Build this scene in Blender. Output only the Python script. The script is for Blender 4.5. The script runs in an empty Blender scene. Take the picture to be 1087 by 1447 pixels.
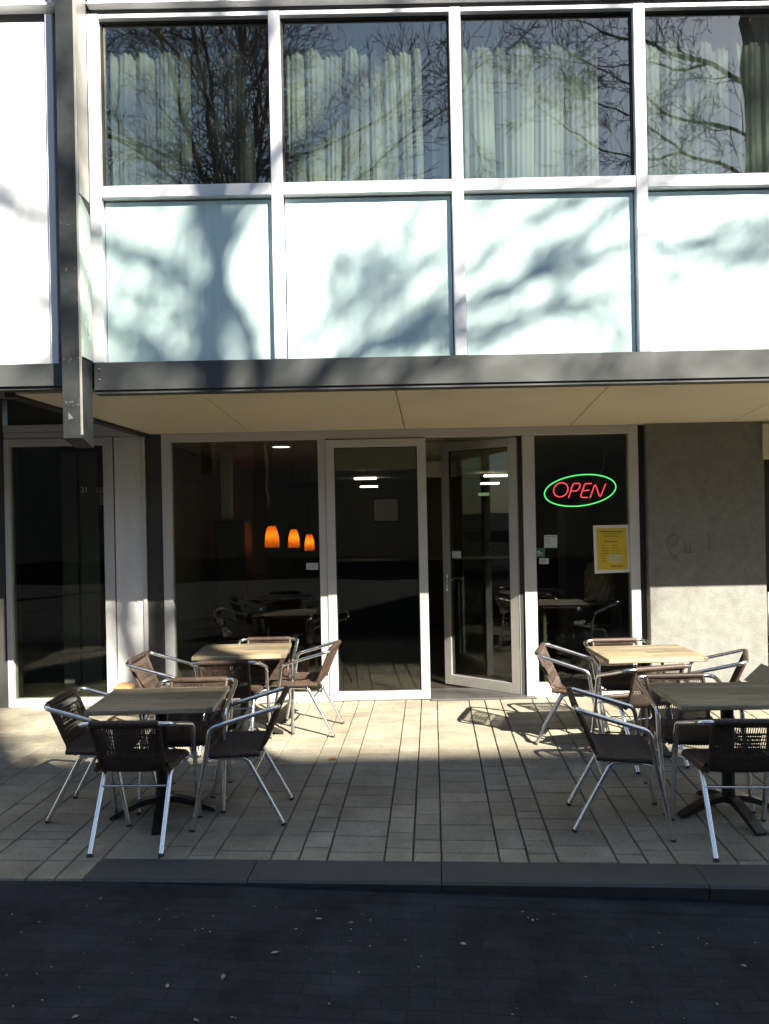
import bpy, math, random
from math import sin, cos, pi, radians, sqrt
from mathutils import Vector, Matrix

random.seed(7)
sc = bpy.context.scene
COL = sc.collection
F = 7.40      # depth of the ground floor shopfront
U = 5.60      # depth of the overhanging first floor
EYE = 1.85

# ------------------------------------------------------------------ helpers
class MB:
    def __init__(s):
        s.v = []; s.f = []; s.mi = []
    def add(s, vs, fs):
        b = len(s.v); s.v += [tuple(v) for v in vs]
        s.f += [tuple(i + b for i in f) for f in fs]
    def box(s, x0, x1, y0, y1, z0, z1, m=None):
        vs = [(x, y, z) for z in (z0, z1) for y in (y0, y1) for x in (x0, x1)]
        if m is not None: vs = [m @ Vector(v) for v in vs]
        s.add(vs, [(0, 2, 3, 1), (4, 5, 7, 6), (0, 1, 5, 4), (2, 6, 7, 3), (0, 4, 6, 2), (1, 3, 7, 5)])
    def bbox(s, x0, x1, y0, y1, z0, z1, b=.004, m=None):
        # box with chamfered edges
        xs = (x0, x1); ys = (y0, y1); zs = (z0, z1); vs = []; idx = {}
        for i in (0, 1):
            for j in (0, 1):
                for k in (0, 1):
                    sx = b if i == 0 else -b; sy = b if j == 0 else -b; sz = b if k == 0 else -b
                    for a, p in enumerate(((xs[i], ys[j] + sy, zs[k] + sz), (xs[i] + sx, ys[j], zs[k] + sz), (xs[i] + sx, ys[j] + sy, zs[k]))):
                        idx[i, j, k, a] = len(vs); vs.append(p)
        fs = []
        for i in (0, 1):
            q = [idx[i, j, k, 0] for j, k in ((0, 0), (1, 0), (1, 1), (0, 1))]; fs.append(q if i else q[::-1])
        for j in (0, 1):
            q = [idx[i, j, k, 1] for i, k in ((0, 0), (0, 1), (1, 1), (1, 0))]; fs.append(q if j else q[::-1])
        for k in (0, 1):
            q = [idx[i, j, k, 2] for i, j in ((0, 0), (1, 0), (1, 1), (0, 1))]; fs.append(q if k else q[::-1])
        for j in (0, 1):
            for k in (0, 1):
                fs.append((idx[0, j, k, 1], idx[1, j, k, 1], idx[1, j, k, 2], idx[0, j, k, 2]))
        for i in (0, 1):
            for k in (0, 1):
                fs.append((idx[i, 0, k, 0], idx[i, 1, k, 0], idx[i, 1, k, 2], idx[i, 0, k, 2]))
        for i in (0, 1):
            for j in (0, 1):
                fs.append((idx[i, j, 0, 0], idx[i, j, 1, 0], idx[i, j, 1, 1], idx[i, j, 0, 1]))
        for i in (0, 1):
            for j in (0, 1):
                for k in (0, 1):
                    fs.append((idx[i, j, k, 0], idx[i, j, k, 1], idx[i, j, k, 2]))
        if m is not None: vs = [m @ Vector(v) for v in vs]
        s.add(vs, fs)
    def ring(s, x0, x1, z0, z1, y0, y1, wl, wr, wb, wt, m=None, b=.003):
        # rectangular frame in the xz plane: four bars butted end to end
        s.bbox(x0, x0 + wl, y0, y1, z0, z1, b, m); s.bbox(x1 - wr, x1, y0, y1, z0, z1, b, m)
        s.bbox(x0 + wl, x1 - wr, y0, y1, z0, z0 + wb, b, m); s.bbox(x0 + wl, x1 - wr, y0, y1, z1 - wt, z1, b, m)
    def tube(s, pts, r, n=8, cap=True, flat=None):
        pts = [Vector(p) for p in pts]
        rs = r if isinstance(r, (list, tuple)) else [r] * len(pts)
        N = len(pts); tans = []
        for i in range(N):
            a = pts[max(0, i - 1)]; c = pts[min(N - 1, i + 1)]
            t = c - a
            tans.append(t.normalized() if t.length > 1e-9 else Vector((0, 0, 1)))
        ref = Vector((0, 0, 1)) if abs(tans[0].z) < .9 else Vector((1, 0, 0))
        nrm = (ref - tans[0] * ref.dot(tans[0])).normalized()
        vs = []
        for i in range(N):
            nrm = (nrm - tans[i] * nrm.dot(tans[i])).normalized()
            bi = tans[i].cross(nrm)
            for k in range(n):
                a = 2 * pi * k / n
                vs.append(pts[i] + (nrm * cos(a) * (flat or 1) + bi * sin(a)) * rs[i])
        fs = []
        for i in range(N - 1):
            for k in range(n):
                k2 = (k + 1) % n
                fs.append((i * n + k, i * n + k2, (i + 1) * n + k2, (i + 1) * n + k))
        if cap:
            fs.append(tuple(range(n))[::-1]); fs.append(tuple((N - 1) * n + k for k in range(n)))
        s.add(vs, fs)
    def lathe(s, prof, n=20, c=(0, 0, 0), cap=True):
        vs = []; fs = []
        for r, z in prof:
            for k in range(n):
                a = 2 * pi * k / n; vs.append((c[0] + r * cos(a), c[1] + r * sin(a), c[2] + z))
        for i in range(len(prof) - 1):
            for k in range(n):
                k2 = (k + 1) % n; fs.append((i * n + k, i * n + k2, (i + 1) * n + k2, (i + 1) * n + k))
        if cap: fs.append(tuple(range(n))[::-1]); fs.append(tuple((len(prof) - 1) * n + k for k in range(n)))
        s.add(vs, fs)
    def grid(s, fn, nu, nv):
        vs = [fn(i / nu, j / nv) for j in range(nv + 1) for i in range(nu + 1)]
        fs = [(j * (nu + 1) + i, j * (nu + 1) + i + 1, (j + 1) * (nu + 1) + i + 1, (j + 1) * (nu + 1) + i) for j in range(nv) for i in range(nu)]
        s.add(vs, fs)
    def build(s, name, mat, parent=None, smooth=False):
        me = bpy.data.meshes.new(name); me.from_pydata(s.v, [], s.f); me.update()
        if smooth:
            me.polygons.foreach_set('use_smooth', [True] * len(me.polygons))
            try: me.set_sharp_from_angle(angle=radians(50))
            except Exception: pass
        o = bpy.data.objects.new(name, me); COL.objects.link(o)
        if mat: me.materials.append(mat)
        if parent: o.parent = parent
        return o

def tag(o, label=None, cat=None, group=None, kind=None):
    if label: o['label'] = label
    if cat: o['category'] = cat
    if group: o['group'] = group
    if kind: o['kind'] = kind
    return o
def empty(name, loc=(0, 0, 0), rz=0):
    o = bpy.data.objects.new(name, None); COL.objects.link(o)
    o.location = loc; o.rotation_euler = (0, 0, rz); o.empty_display_size = .2
    return o
def solo(name, mb, mat, label, cat, group=None, smooth=False):
    return tag(mb.build(name, mat, None, smooth), label, cat, group)
def copy_tree(o, parent=None):
    c = o.copy(); COL.objects.link(c)
    if parent: c.parent = parent
    for ch in list(o.children): copy_tree(ch, c)
    return c
def P(px, py, y):
    # a point of the photograph at depth y (camera rolled by .02 rad)
    x = px - .02 * (py - 723); z = py + .02 * (px - 543)
    return Vector(((x - 543) / 1060 * y, y, EYE - (z - 723) / 1060 * y))
def fillet(pts, r, n=5):
    pts = [Vector(p) for p in pts]; out = [pts[0]]
    for i in range(1, len(pts) - 1):
        a, b, c = pts[i - 1], pts[i], pts[i + 1]
        u = (a - b).normalized(); w = (c - b).normalized()
        ang = u.angle(w); d = min(r / math.tan(ang / 2), (a - b).length * .49, (c - b).length * .49)
        p0 = b + u * d; p1 = b + w * d
        for k in range(n + 1):
            t = k / n; out.append(p0 * (1 - t) ** 2 + b * 2 * t * (1 - t) + p1 * t * t)
    out.append(pts[-1]); return out

# ------------------------------------------------------------------ materials
def nodes(name):
    m = bpy.data.materials.new(name); m.use_nodes = True
    nt = m.node_tree; b = nt.nodes['Principled BSDF']
    return m, nt, b
def mat(name, c, rough=.6, metal=0., noise=0., scale=8., bump=0., bscale=60., c2=None, stretch=None, spec=.5):
    m, nt, b = nodes(name)
    b.inputs['Roughness'].default_value = rough; b.inputs['Metallic'].default_value = metal
    b.inputs['Specular IOR Level'].default_value = spec
    b.inputs['Base Color'].default_value = (*c, 1)
    N = nt.nodes.new; L = nt.links.new
    tc = N('ShaderNodeTexCoord'); src = tc.outputs['Object']
    if stretch:
        mp = N('ShaderNodeMapping'); mp.inputs['Scale'].default_value = stretch; L(src, mp.inputs[0]); src = mp.outputs[0]
    if noise or c2:
        n = N('ShaderNodeTexNoise'); n.inputs['Scale'].default_value = scale; n.inputs['Detail'].default_value = 8; n.inputs['Roughness'].default_value = .65
        L(src, n.inputs['Vector'])
        r = N('ShaderNodeValToRGB'); L(n.outputs['Fac'], r.inputs[0])
        r.color_ramp.elements[0].position = .3; r.color_ramp.elements[1].position = .72
        k = 1 - noise
        r.color_ramp.elements[0].color = (*[x * k for x in c], 1)
        r.color_ramp.elements[1].color = (*(c2 or [min(1, x * (1 + noise)) for x in c]), 1)
        L(r.outputs[0], b.inputs['Base Color'])
        mr = N('ShaderNodeMapRange'); mr.inputs[3].default_value = max(0, rough - .1); mr.inputs[4].default_value = min(1, rough + .12)
        L(n.outputs['Fac'], mr.inputs[0]); L(mr.outputs[0], b.inputs['Roughness'])
    if bump:
        n2 = N('ShaderNodeTexNoise'); n2.inputs['Scale'].default_value = bscale; n2.inputs['Detail'].default_value = 6
        L(src, n2.inputs['Vector'])
        bp = N('ShaderNodeBump'); bp.inputs['Strength'].default_value = bump; bp.inputs['Distance'].default_value = .01
        L(n2.outputs['Fac'], bp.inputs['Height']); L(bp.outputs[0], b.inputs['Normal'])
    return m
def emit(name, c, s):
    m, nt, b = nodes(name)
    b.inputs['Base Color'].default_value = (*[min(1, x) * .5 for x in c], 1)
    b.inputs['Emission Color'].default_value = (*c, 1); b.inputs['Emission Strength'].default_value = s
    return m
def glass(name, tint, f0=.05, rough=0., refl=(1, 1, 1)):
    m = bpy.data.materials.new(name); m.use_nodes = True; nt = m.node_tree
    nt.nodes.remove(nt.nodes['Principled BSDF']); N = nt.nodes.new; L = nt.links.new
    lw = N('ShaderNodeLayerWeight'); lw.inputs['Blend'].default_value = .5
    pw = N('ShaderNodeMath'); pw.operation = 'POWER'; pw.inputs[1].default_value = 5; L(lw.outputs['Facing'], pw.inputs[0])
    ma = N('ShaderNodeMath'); ma.operation = 'MULTIPLY_ADD'; ma.inputs[1].default_value = 1 - f0; ma.inputs[2].default_value = f0; L(pw.outputs[0], ma.inputs[0])
    t = N('ShaderNodeBsdfTransparent'); t.inputs[0].default_value = (*tint, 1)
    g = N('ShaderNodeBsdfGlossy'); g.inputs['Roughness'].default_value = rough; g.inputs['Color'].default_value = (*refl, 1)
    tc = N('ShaderNodeTexCoord'); nz = N('ShaderNodeTexNoise'); nz.inputs['Scale'].default_value = 1.6; nz.inputs['Detail'].default_value = 1
    L(tc.outputs['Object'], nz.inputs['Vector'])
    bp = N('ShaderNodeBump'); bp.inputs['Strength'].default_value = .05; bp.inputs['Distance'].default_value = .02
    L(nz.outputs['Fac'], bp.inputs['Height']); L(bp.outputs[0], g.inputs['Normal'])
    mx = N('ShaderNodeMixShader'); L(ma.outputs[0], mx.inputs[0]); L(t.outputs[0], mx.inputs[1]); L(g.outputs[0], mx.inputs[2])
    L(mx.outputs[0], nt.nodes['Material Output'].inputs[0])
    return m

M = {}
M['white_frame'] = mat('white_frame', (.80, .81, .82), .35, noise=.04, scale=5)
M['panel'] = mat('panel', (.58, .74, .72), .25, noise=.07, scale=1.5, stretch=(5, 1, .35))
M['white_panel'] = mat('white_panel', (.82, .83, .83), .45, noise=.05, scale=2)
M['ribbed'] = mat('ribbed', (.78, .79, .80), .45)
M['dark_gap'] = mat('dark_gap', (.018, .019, .02), .7)
M['steel'] = mat('steel', (.030, .034, .036), .45, .1, noise=.3, scale=3, c2=(.045, .05, .052))
M['fascia'] = mat('fascia', (.058, .063, .062), .5, noise=.10, scale=2, stretch=(.4, 1, 2))
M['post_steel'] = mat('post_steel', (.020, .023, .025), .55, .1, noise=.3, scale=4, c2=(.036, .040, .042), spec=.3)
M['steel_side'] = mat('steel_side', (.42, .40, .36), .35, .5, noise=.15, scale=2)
M['sign_strip'] = mat('sign_strip', (.50, .62, .54), .3, noise=.06, scale=4)
M['strip_letter'] = mat('strip_letter', (.86, .84, .74), .4)
M['soffit'] = mat('soffit', (.80, .71, .53), .45, noise=.07, scale=1.2)
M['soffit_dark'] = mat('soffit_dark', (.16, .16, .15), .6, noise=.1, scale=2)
M['alu_frame'] = mat('alu_frame', (.60, .60, .59), .38, .2, noise=.05, scale=3)
M['door_alu'] = mat('door_alu', (.36, .35, .32), .36, .35, noise=.05, scale=3)
M['concrete'] = mat('concrete', (.185, .186, .170), .85, noise=.16, scale=11, bump=.45, bscale=70, c2=(.235, .236, .215))
M['pillar'] = mat('pillar', (.76, .76, .74), .55, noise=.1, scale=4, stretch=(1, 1, .3))
M['dark_panel'] = mat('dark_panel', (.055, .055, .05), .3, noise=.15, scale=2)
M['glass_up'] = glass('glass_up', (.68, .72, .70), .17, refl=(.95, .88, .76))
M['glass_low'] = glass('glass_low', (.72, .75, .69), .03)
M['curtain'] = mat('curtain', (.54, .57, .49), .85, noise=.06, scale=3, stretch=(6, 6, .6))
M['curtain_shaded'] = mat('curtain_shaded', (.085, .095, .10), .85, noise=.1, scale=3, stretch=(6, 6, .6))  # darker copy of the curtain colour: tree trunk shade put into the cloth
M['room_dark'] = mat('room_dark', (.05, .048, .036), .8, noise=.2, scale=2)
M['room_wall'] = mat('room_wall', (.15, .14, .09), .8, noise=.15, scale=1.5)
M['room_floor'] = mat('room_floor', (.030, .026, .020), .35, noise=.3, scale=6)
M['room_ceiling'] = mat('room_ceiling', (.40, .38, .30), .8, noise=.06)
M['upper_room'] = mat('upper_room', (.20, .21, .22), .8)
M['alu'] = mat('alu', (.78, .79, .80), .24, 1., noise=.06, scale=20)
M['wicker'] = mat('wicker', (.045, .028, .020), .5, noise=.35, scale=40, c2=(.085, .056, .040), spec=.35)
M['black_iron'] = mat('black_iron', (.018, .018, .018), .4, .3, noise=.2, scale=20)
M['rubber'] = mat('rubber', (.02, .02, .02), .7)
M['cream'] = mat('cream', (.62, .58, .48), .6, noise=.08)
M['grey_paint'] = mat('grey_paint', (.25, .25, .25), .5, noise=.1)
M['bulk'] = mat('bulk', (.50, .46, .36), .7, noise=.08, scale=3)
M['mid_dark'] = mat('mid_dark', (.045, .042, .035), .5, noise=.2)
M['bark'] = mat('bark', (.085, .075, .062), .9, noise=.35, scale=6, bump=.4, bscale=20)
M['block_wall'] = mat('block_wall', (.22, .20, .18), .85, noise=.15, scale=.8)
M['kerb'] = mat('kerb', (.052, .054, .052), .75, noise=.22, scale=9, bump=.25, bscale=70)
M['tan_box'] = mat('tan_box', (.50, .28, .12), .6, noise=.12, scale=14)
M['white_paper'] = mat('white_paper', (.72, .72, .70), .7, noise=.04)
M['yellow_paper'] = mat('yellow_paper', (.62, .46, .03), .7, noise=.05)
M['ink'] = mat('ink', (.10, .085, .02), .7)
M['grey_sticker'] = mat('grey_sticker', (.50, .54, .54), .6, noise=.08, scale=30)
M['green_sticker'] = mat('green_sticker', (.03, .16, .12), .5)
M['graffiti'] = mat('graffiti', (.16, .155, .145), .8)
M['leaf_litter'] = mat('leaf_litter', (.20, .15, .09), .85, noise=.4, scale=12, c2=(.42, .38, .32))
M['orange_leaf'] = mat('orange_leaf', (.36, .14, .03), .7, noise=.2, scale=40)
M['neon_red'] = emit('neon_red', (1, .07, .11), .62)
M['neon_green'] = emit('neon_green', (.12, 1, .25), .52)
M['lamp_orange'] = emit('lamp_orange', (1, .62, .22), 5.5)
def shade_mat():
    m = bpy.data.materials.new('lamp_shade'); m.use_nodes = True; nt = m.node_tree; nt.nodes.remove(nt.nodes['Principled BSDF'])
    t = nt.nodes.new('ShaderNodeBsdfTranslucent'); t.inputs[0].default_value = (.85, .26, .03, 1); d = nt.nodes.new('ShaderNodeBsdfDiffuse'); d.inputs[0].default_value = (.7, .25, .05, 1)
    x = nt.nodes.new('ShaderNodeMixShader'); x.inputs[0].default_value = .3; nt.links.new(t.outputs[0], x.inputs[1]); nt.links.new(d.outputs[0], x.inputs[2]); nt.links.new(x.outputs[0], nt.nodes['Material Output'].inputs[0]); return m
M['lamp_shade'] = shade_mat()
M['lamp_white'] = emit('lamp_white', (1, .86, .70), 2.2)
M['exit_green'] = emit('exit_green', (.55, .75, .35), .12)
M['bag'] = mat('bag', (.42, .37, .30), .25, noise=.2, scale=9, c2=(.30, .10, .06))

def wood_mat():
    m, nt, b = nodes('table_wood'); N = nt.nodes.new; L = nt.links.new
    tc = N('ShaderNodeTexCoord'); mp = N('ShaderNodeMapping'); mp.inputs['Scale'].default_value = (1.6, 22, 22)
    L(tc.outputs['Object'], mp.inputs[0])
    n = N('ShaderNodeTexNoise'); n.inputs['Scale'].default_value = 2.2; n.inputs['Detail'].default_value = 7; n.inputs['Roughness'].default_value = .7
    L(mp.outputs[0], n.inputs['Vector'])
    r = N('ShaderNodeValToRGB'); L(n.outputs['Fac'], r.inputs[0])
    r.color_ramp.elements[0].position = .32; r.color_ramp.elements[0].color = (.17, .135, .088, 1)
    r.color_ramp.elements[1].position = .68; r.color_ramp.elements[1].color = (.43, .36, .245, 1)
    # staves
    br = N('ShaderNodeTexBrick'); br.inputs['Scale'].default_value = 1; br.inputs['Brick Width'].default_value = .34; br.inputs['Row Height'].default_value = .062
    br.inputs['Mortar Size'].default_value = .0012; br.inputs['Color1'].default_value = (.60, .60, .61, 1); br.inputs['Color2'].default_value = (1.18, 1.14, 1.06, 1); br.inputs['Mortar'].default_value = (.35, .33, .3, 1)
    L(tc.outputs['Object'], br.inputs['Vector'])
    mx = N('ShaderNodeMix'); mx.data_type = 'RGBA'; mx.blend_type = 'MULTIPLY'; mx.inputs[0].default_value = 1
    L(r.outputs[0], mx.inputs[6]); L(br.outputs['Color'], mx.inputs[7]); L(mx.outputs[2], b.inputs['Base Color'])
    b.inputs['Roughness'].default_value = .42
    return m
M['wood'] = wood_mat()

def paver_mat():
    m, nt, b = nodes('pavers'); N = nt.nodes.new; L = nt.links.new
    at = N('ShaderNodeAttribute'); at.attribute_name = 'tone'
    tc = N('ShaderNodeTexCoord')
    n = N('ShaderNodeTexNoise'); n.inputs['Scale'].default_value = 5; n.inputs['Detail'].default_value = 9; n.inputs['Roughness'].default_value = .7; L(tc.outputs['Object'], n.inputs['Vector'])
    r = N('ShaderNodeValToRGB'); L(n.outputs['Fac'], r.inputs[0])
    r.color_ramp.elements[0].position = .28; r.color_ramp.elements[0].color = (.25, .225, .17, 1)
    r.color_ramp.elements[1].position = .72; r.color_ramp.elements[1].color = (.36, .33, .255, 1)
    mx = N('ShaderNodeMix'); mx.data_type = 'RGBA'; mx.blend_type = 'MULTIPLY'; mx.inputs[0].default_value = 1
    L(r.outputs[0], mx.inputs[6]); L(at.outputs['Color'], mx.inputs[7]); 
    # small dark and pale specks
    v = N('ShaderNodeTexNoise'); v.inputs['Scale'].default_value = 120; v.inputs['Detail'].default_value = 3; L(tc.outputs['Object'], v.inputs['Vector'])
    r2 = N('ShaderNodeValToRGB'); L(v.outputs['Fac'], r2.inputs[0]); r2.color_ramp.elements[0].position = .34; r2.color_ramp.elements[0].color = (.55, .54, .52, 1); r2.color_ramp.elements[1].position = .5; r2.color_ramp.elements[1].color = (1, 1, 1, 1)
    m2 = N('ShaderNodeMix'); m2.data_type = 'RGBA'; m2.blend_type = 'MULTIPLY'; m2.inputs[0].default_value = 1
    L(mx.outputs[2], m2.inputs[6]); L(r2.outputs[0], m2.inputs[7])
    st = N('ShaderNodeTexNoise'); st.inputs['Scale'].default_value = 1.7; st.inputs['Detail'].default_value = 6; st.inputs['Roughness'].default_value = .68; L(tc.outputs['Object'], st.inputs['Vector'])
    r3 = N('ShaderNodeValToRGB'); L(st.outputs['Fac'], r3.inputs[0]); r3.color_ramp.elements[0].position = .34; r3.color_ramp.elements[0].color = (.74, .72, .69, 1); r3.color_ramp.elements[1].position = .6; r3.color_ramp.elements[1].color = (1.08, 1.08, 1.08, 1)
    m3 = N('ShaderNodeMix'); m3.data_type = 'RGBA'; m3.blend_type = 'MULTIPLY'; m3.inputs[0].default_value = 1; L(m2.outputs[2], m3.inputs[6]); L(r3.outputs[0], m3.inputs[7])
    vo = N('ShaderNodeTexVoronoi'); vo.inputs['Scale'].default_value = 6.5; L(tc.outputs['Object'], vo.inputs['Vector'])
    r4 = N('ShaderNodeValToRGB'); L(vo.outputs['Distance'], r4.inputs[0]); r4.color_ramp.elements[0].position = .045; r4.color_ramp.elements[0].color = (.5, .49, .48, 1); r4.color_ramp.elements[1].position = .085; r4.color_ramp.elements[1].color = (1, 1, 1, 1)
    m4 = N('ShaderNodeMix'); m4.data_type = 'RGBA'; m4.blend_type = 'MULTIPLY'; m4.inputs[0].default_value = .8; L(m3.outputs[2], m4.inputs[6]); L(r4.outputs[0], m4.inputs[7]); L(m4.outputs[2], b.inputs['Base Color'])
    b.inputs['Roughness'].default_value = .8
    bp = N('ShaderNodeBump'); bp.inputs['Strength'].default_value = .35; bp.inputs['Distance'].default_value = .004; L(v.outputs['Fac'], bp.inputs['Height']); L(bp.outputs[0], b.inputs['Normal'])
    return m
M['paver'] = paver_mat()
M['joint'] = mat('joint', (.035, .032, .028), .95, noise=.3, scale=30)

def road_mat():
    m, nt, b = nodes('road'); N = nt.nodes.new; L = nt.links.new
    tc = N('ShaderNodeTexCoord'); mp = N('ShaderNodeMapping'); mp.inputs['Rotation'].default_value = (0, 0, radians(3.6)); L(tc.outputs['Object'], mp.inputs[0])
    br = N('ShaderNodeTexBrick'); br.inputs['Scale'].default_value = 1; br.inputs['Brick Width'].default_value = .21; br.inputs['Row Height'].default_value = .07
    br.inputs['Mortar Size'].default_value = .0028; br.inputs['Mortar Smooth'].default_value = .6
    br.inputs['Color1'].default_value = (.027, .029, .034, 1); br.inputs['Color2'].default_value = (.031, .033, .038, 1); br.inputs['Mortar'].default_value = (.021, .022, .026, 1)
    wn = N('ShaderNodeTexNoise'); wn.inputs['Scale'].default_value = 3.5; wn.inputs['Detail'].default_value = 4; L(tc.outputs['Object'], wn.inputs['Vector'])
    wm = N('ShaderNodeVectorMath'); wm.operation = 'MULTIPLY_ADD'; wm.inputs[1].default_value = (.05, .05, 0); L(wn.outputs['Color'], wm.inputs[0]); L(mp.outputs[0], wm.inputs[2])
    L(wm.outputs[0], br.inputs['Vector'])
    n = N('ShaderNodeTexNoise'); n.inputs['Scale'].default_value = 2.2; n.inputs['Detail'].default_value = 10; n.inputs['Roughness'].default_value = .72; L(tc.outputs['Object'], n.inputs['Vector'])
    r = N('ShaderNodeValToRGB'); L(n.outputs['Fac'], r.inputs[0]); r.color_ramp.elements[0].position = .3; r.color_ramp.elements[0].color = (.5, .5, .51, 1); r.color_ramp.elements[1].position = .75; r.color_ramp.elements[1].color = (1.55, 1.52, 1.48, 1)
    mx = N('ShaderNodeMix'); mx.data_type = 'RGBA'; mx.blend_type = 'MULTIPLY'; mx.inputs[0].default_value = 1
    L(br.outputs['Color'], mx.inputs[6]); L(r.outputs[0], mx.inputs[7])
    n3 = N('ShaderNodeTexNoise'); n3.inputs['Scale'].default_value = 90; n3.inputs['Detail'].default_value = 4; L(tc.outputs['Object'], n3.inputs['Vector'])
    r3 = N('ShaderNodeValToRGB'); L(n3.outputs['Fac'], r3.inputs[0]); r3.color_ramp.elements[0].position = .76; r3.color_ramp.elements[0].color = (0, 0, 0, 1); r3.color_ramp.elements[1].position = .84; r3.color_ramp.elements[1].color = (1, 1, 1, 1)
    m2 = N('ShaderNodeMix'); m2.data_type = 'RGBA'; L(r3.outputs[0], m2.inputs[0]); L(mx.outputs[2], m2.inputs[6]); m2.inputs[7].default_value = (.14, .13, .12, 1)
    L(m2.outputs[2], b.inputs['Base Color']); b.inputs['Roughness'].default_value = .9
    b.inputs['Specular IOR Level'].default_value = .06
    sm = N('ShaderNodeMath'); sm.operation = 'MULTIPLY_ADD'; sm.inputs[1].default_value = .5; L(n3.outputs['Fac'], sm.inputs[0]); L(br.outputs['Fac'], sm.inputs[2])
    bp = N('ShaderNodeBump'); bp.invert = True; bp.inputs['Strength'].default_value = .5; bp.inputs['Distance'].default_value = .004; L(sm.outputs[0], bp.inputs['Height']); L(bp.outputs[0], b.inputs['Normal'])
    return m
M['road'] = road_mat()

# ------------------------------------------------------------------ ground
ROT = radians(3.6)
UX = Vector((cos(ROT), -sin(ROT), 0)); VX = Vector((sin(ROT), cos(ROT), 0))
OR = Vector((.264, 3.955, 0))
def uv(u, v, z=0): return OR + UX * u + VX * v + Vector((0, 0, z))
def road_z(u):
    t = min(max((u + 1.75) / 3.75, 0), 1.25)
    return -.010 - .080 * t
# paving slabs: 30 cm columns beside two 15 cm ones
pv = MB(); tones = []
edges = []
u = -8 * .612
while u < 8.6:
    for w in (.308, .152, .152):
        edges.append((u, u + w)); u += w
rng = random.Random(3)
KL = -1.836
for (u0, u1) in edges:
    vmin = 0.0 if u0 > KL - .01 else -.232
    v = vmin - rng.choice((0, 0, .06)) * 0
    first = True
    while v < 3.62 + (.2 if u0 < 0 else .5):
        l = rng.choice((.205, .205, .205, .205, .155, .105, .255))
        if first and vmin == 0: l = rng.choice((.05, .105, .155, .205)); first = False
        g = .0030; gv = rng.choice((.0008, .0013, .0022))
        dz = rng.uniform(-.0018, .0018); tx = rng.uniform(-.0012, .0012); ty = rng.uniform(-.0012, .0012); c = .004
        a0, a1, b0, b1 = u0 + g + rng.uniform(-.001, .001), u1 - g + rng.uniform(-.001, .001), v + gv, v + l - gv
        q = [uv(a0, b0, -.012), uv(a1, b0, -.012), uv(a1, b1, -.012), uv(a0, b1, -.012),
             uv(a0 + c, b0 + c, dz - tx - ty), uv(a1 - c, b0 + c, dz + tx - ty), uv(a1 - c, b1 - c, dz + tx + ty), uv(a0 + c, b1 - c, dz - tx + ty)]
        if max(p.y for p in q) < F + .03 or True:
            pv.add(q, [(4, 5, 6, 7), (0, 1, 5, 4), (1, 2, 6, 5), (2, 3, 7, 6), (3, 0, 4, 7)])
            k = max(.7, rng.gauss(.97, .065)); hue = rng.uniform(-.015, .03)
            tones += [(k * (1 + hue), k, k * (1 - hue), 1)] * 5
        v += l
pave = pv.build('pavement', M['paver'])
ca = pave.data.color_attributes.new('tone', 'FLOAT_COLOR', 'CORNER')
i = 0
for poly, t in zip(pave.data.polygons, tones):
    for li in poly.loop_indices: ca.data[li].color = t
tag(pave, kind='structure')
jb = MB(); q = [uv(-9, 0, -.013), uv(9, 0, -.013), uv(9, 5, -.013), uv(-9, 5, -.013)]
jb.add(q, [(0, 1, 2, 3)])
q = [uv(-9, -.232, -.0135), uv(KL, -.232, -.0135), uv(KL, .0, -.0135), uv(-9, .0, -.0135)]
jb.add(q, [(0, 1, 2, 3)])
tag(jb.build('pavement_bed', M['joint']), kind='structure')
# kerb stones
kb = MB(); u = KL + .004
rk = random.Random(5)
for w in (.85, .98, 1.30, .95, 1.0, 1.0, 1.0, 1.0, 1.0):
    z0 = -.22; zt = .002 + rk.uniform(-.002, .002); c = .012
    a0, a1 = u + .0025, u + w - .0025; fr = -.232 + rk.uniform(-.003, .003)
    vs = [uv(a0, fr + .055, z0), uv(a1, fr + .055, z0), uv(a1, -.003, z0), uv(a0, -.003, z0),
          uv(a0, fr, zt - c), uv(a1, fr, zt - c), uv(a0, fr + c, zt), uv(a1, fr + c, zt), uv(a1, -.003, zt), uv(a0, -.003, zt)]
    kb.add(vs, [(0, 1, 5, 4), (4, 5, 7, 6), (6, 7, 8, 9), (1, 2, 8, 7, 5), (3, 0, 4, 6, 9), (2, 3, 9, 8), (3, 2, 1, 0)])
    u += w
tag(kb.build('kerb', M['kerb']), kind='structure')
# road: gently falling to the right, then flat, out to the horizon
rd = MB()
us = [-300, -60, -20, -8, -4, -1.75] + [-1.75 + .25 * k for k in range(1, 20)] + [5, 8, 20, 60, 300]
vs_ = [-.15, -.5, -1, -2, -4, -8, -16, -40, -120, -400]
vv = [uv(a, b, road_z(a)) for b in vs_ for a in us]
nu = len(us)
rd.add(vv, [(j * nu + i, (j + 1) * nu + i, (j + 1) * nu + i + 1, j * nu + i + 1) for j in range(len(vs_) - 1) for i in range(nu - 1)])
road = tag(rd.build('road', M['road']), kind='structure')
g = MB(); g.add([(-400, -400, -.4), (400, -400, -.4), (400, 400, -.4), (-400, 400, -.4)], [(0, 1, 2, 3)])
tag(g.build('ground', M['joint']), kind='structure')
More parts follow.
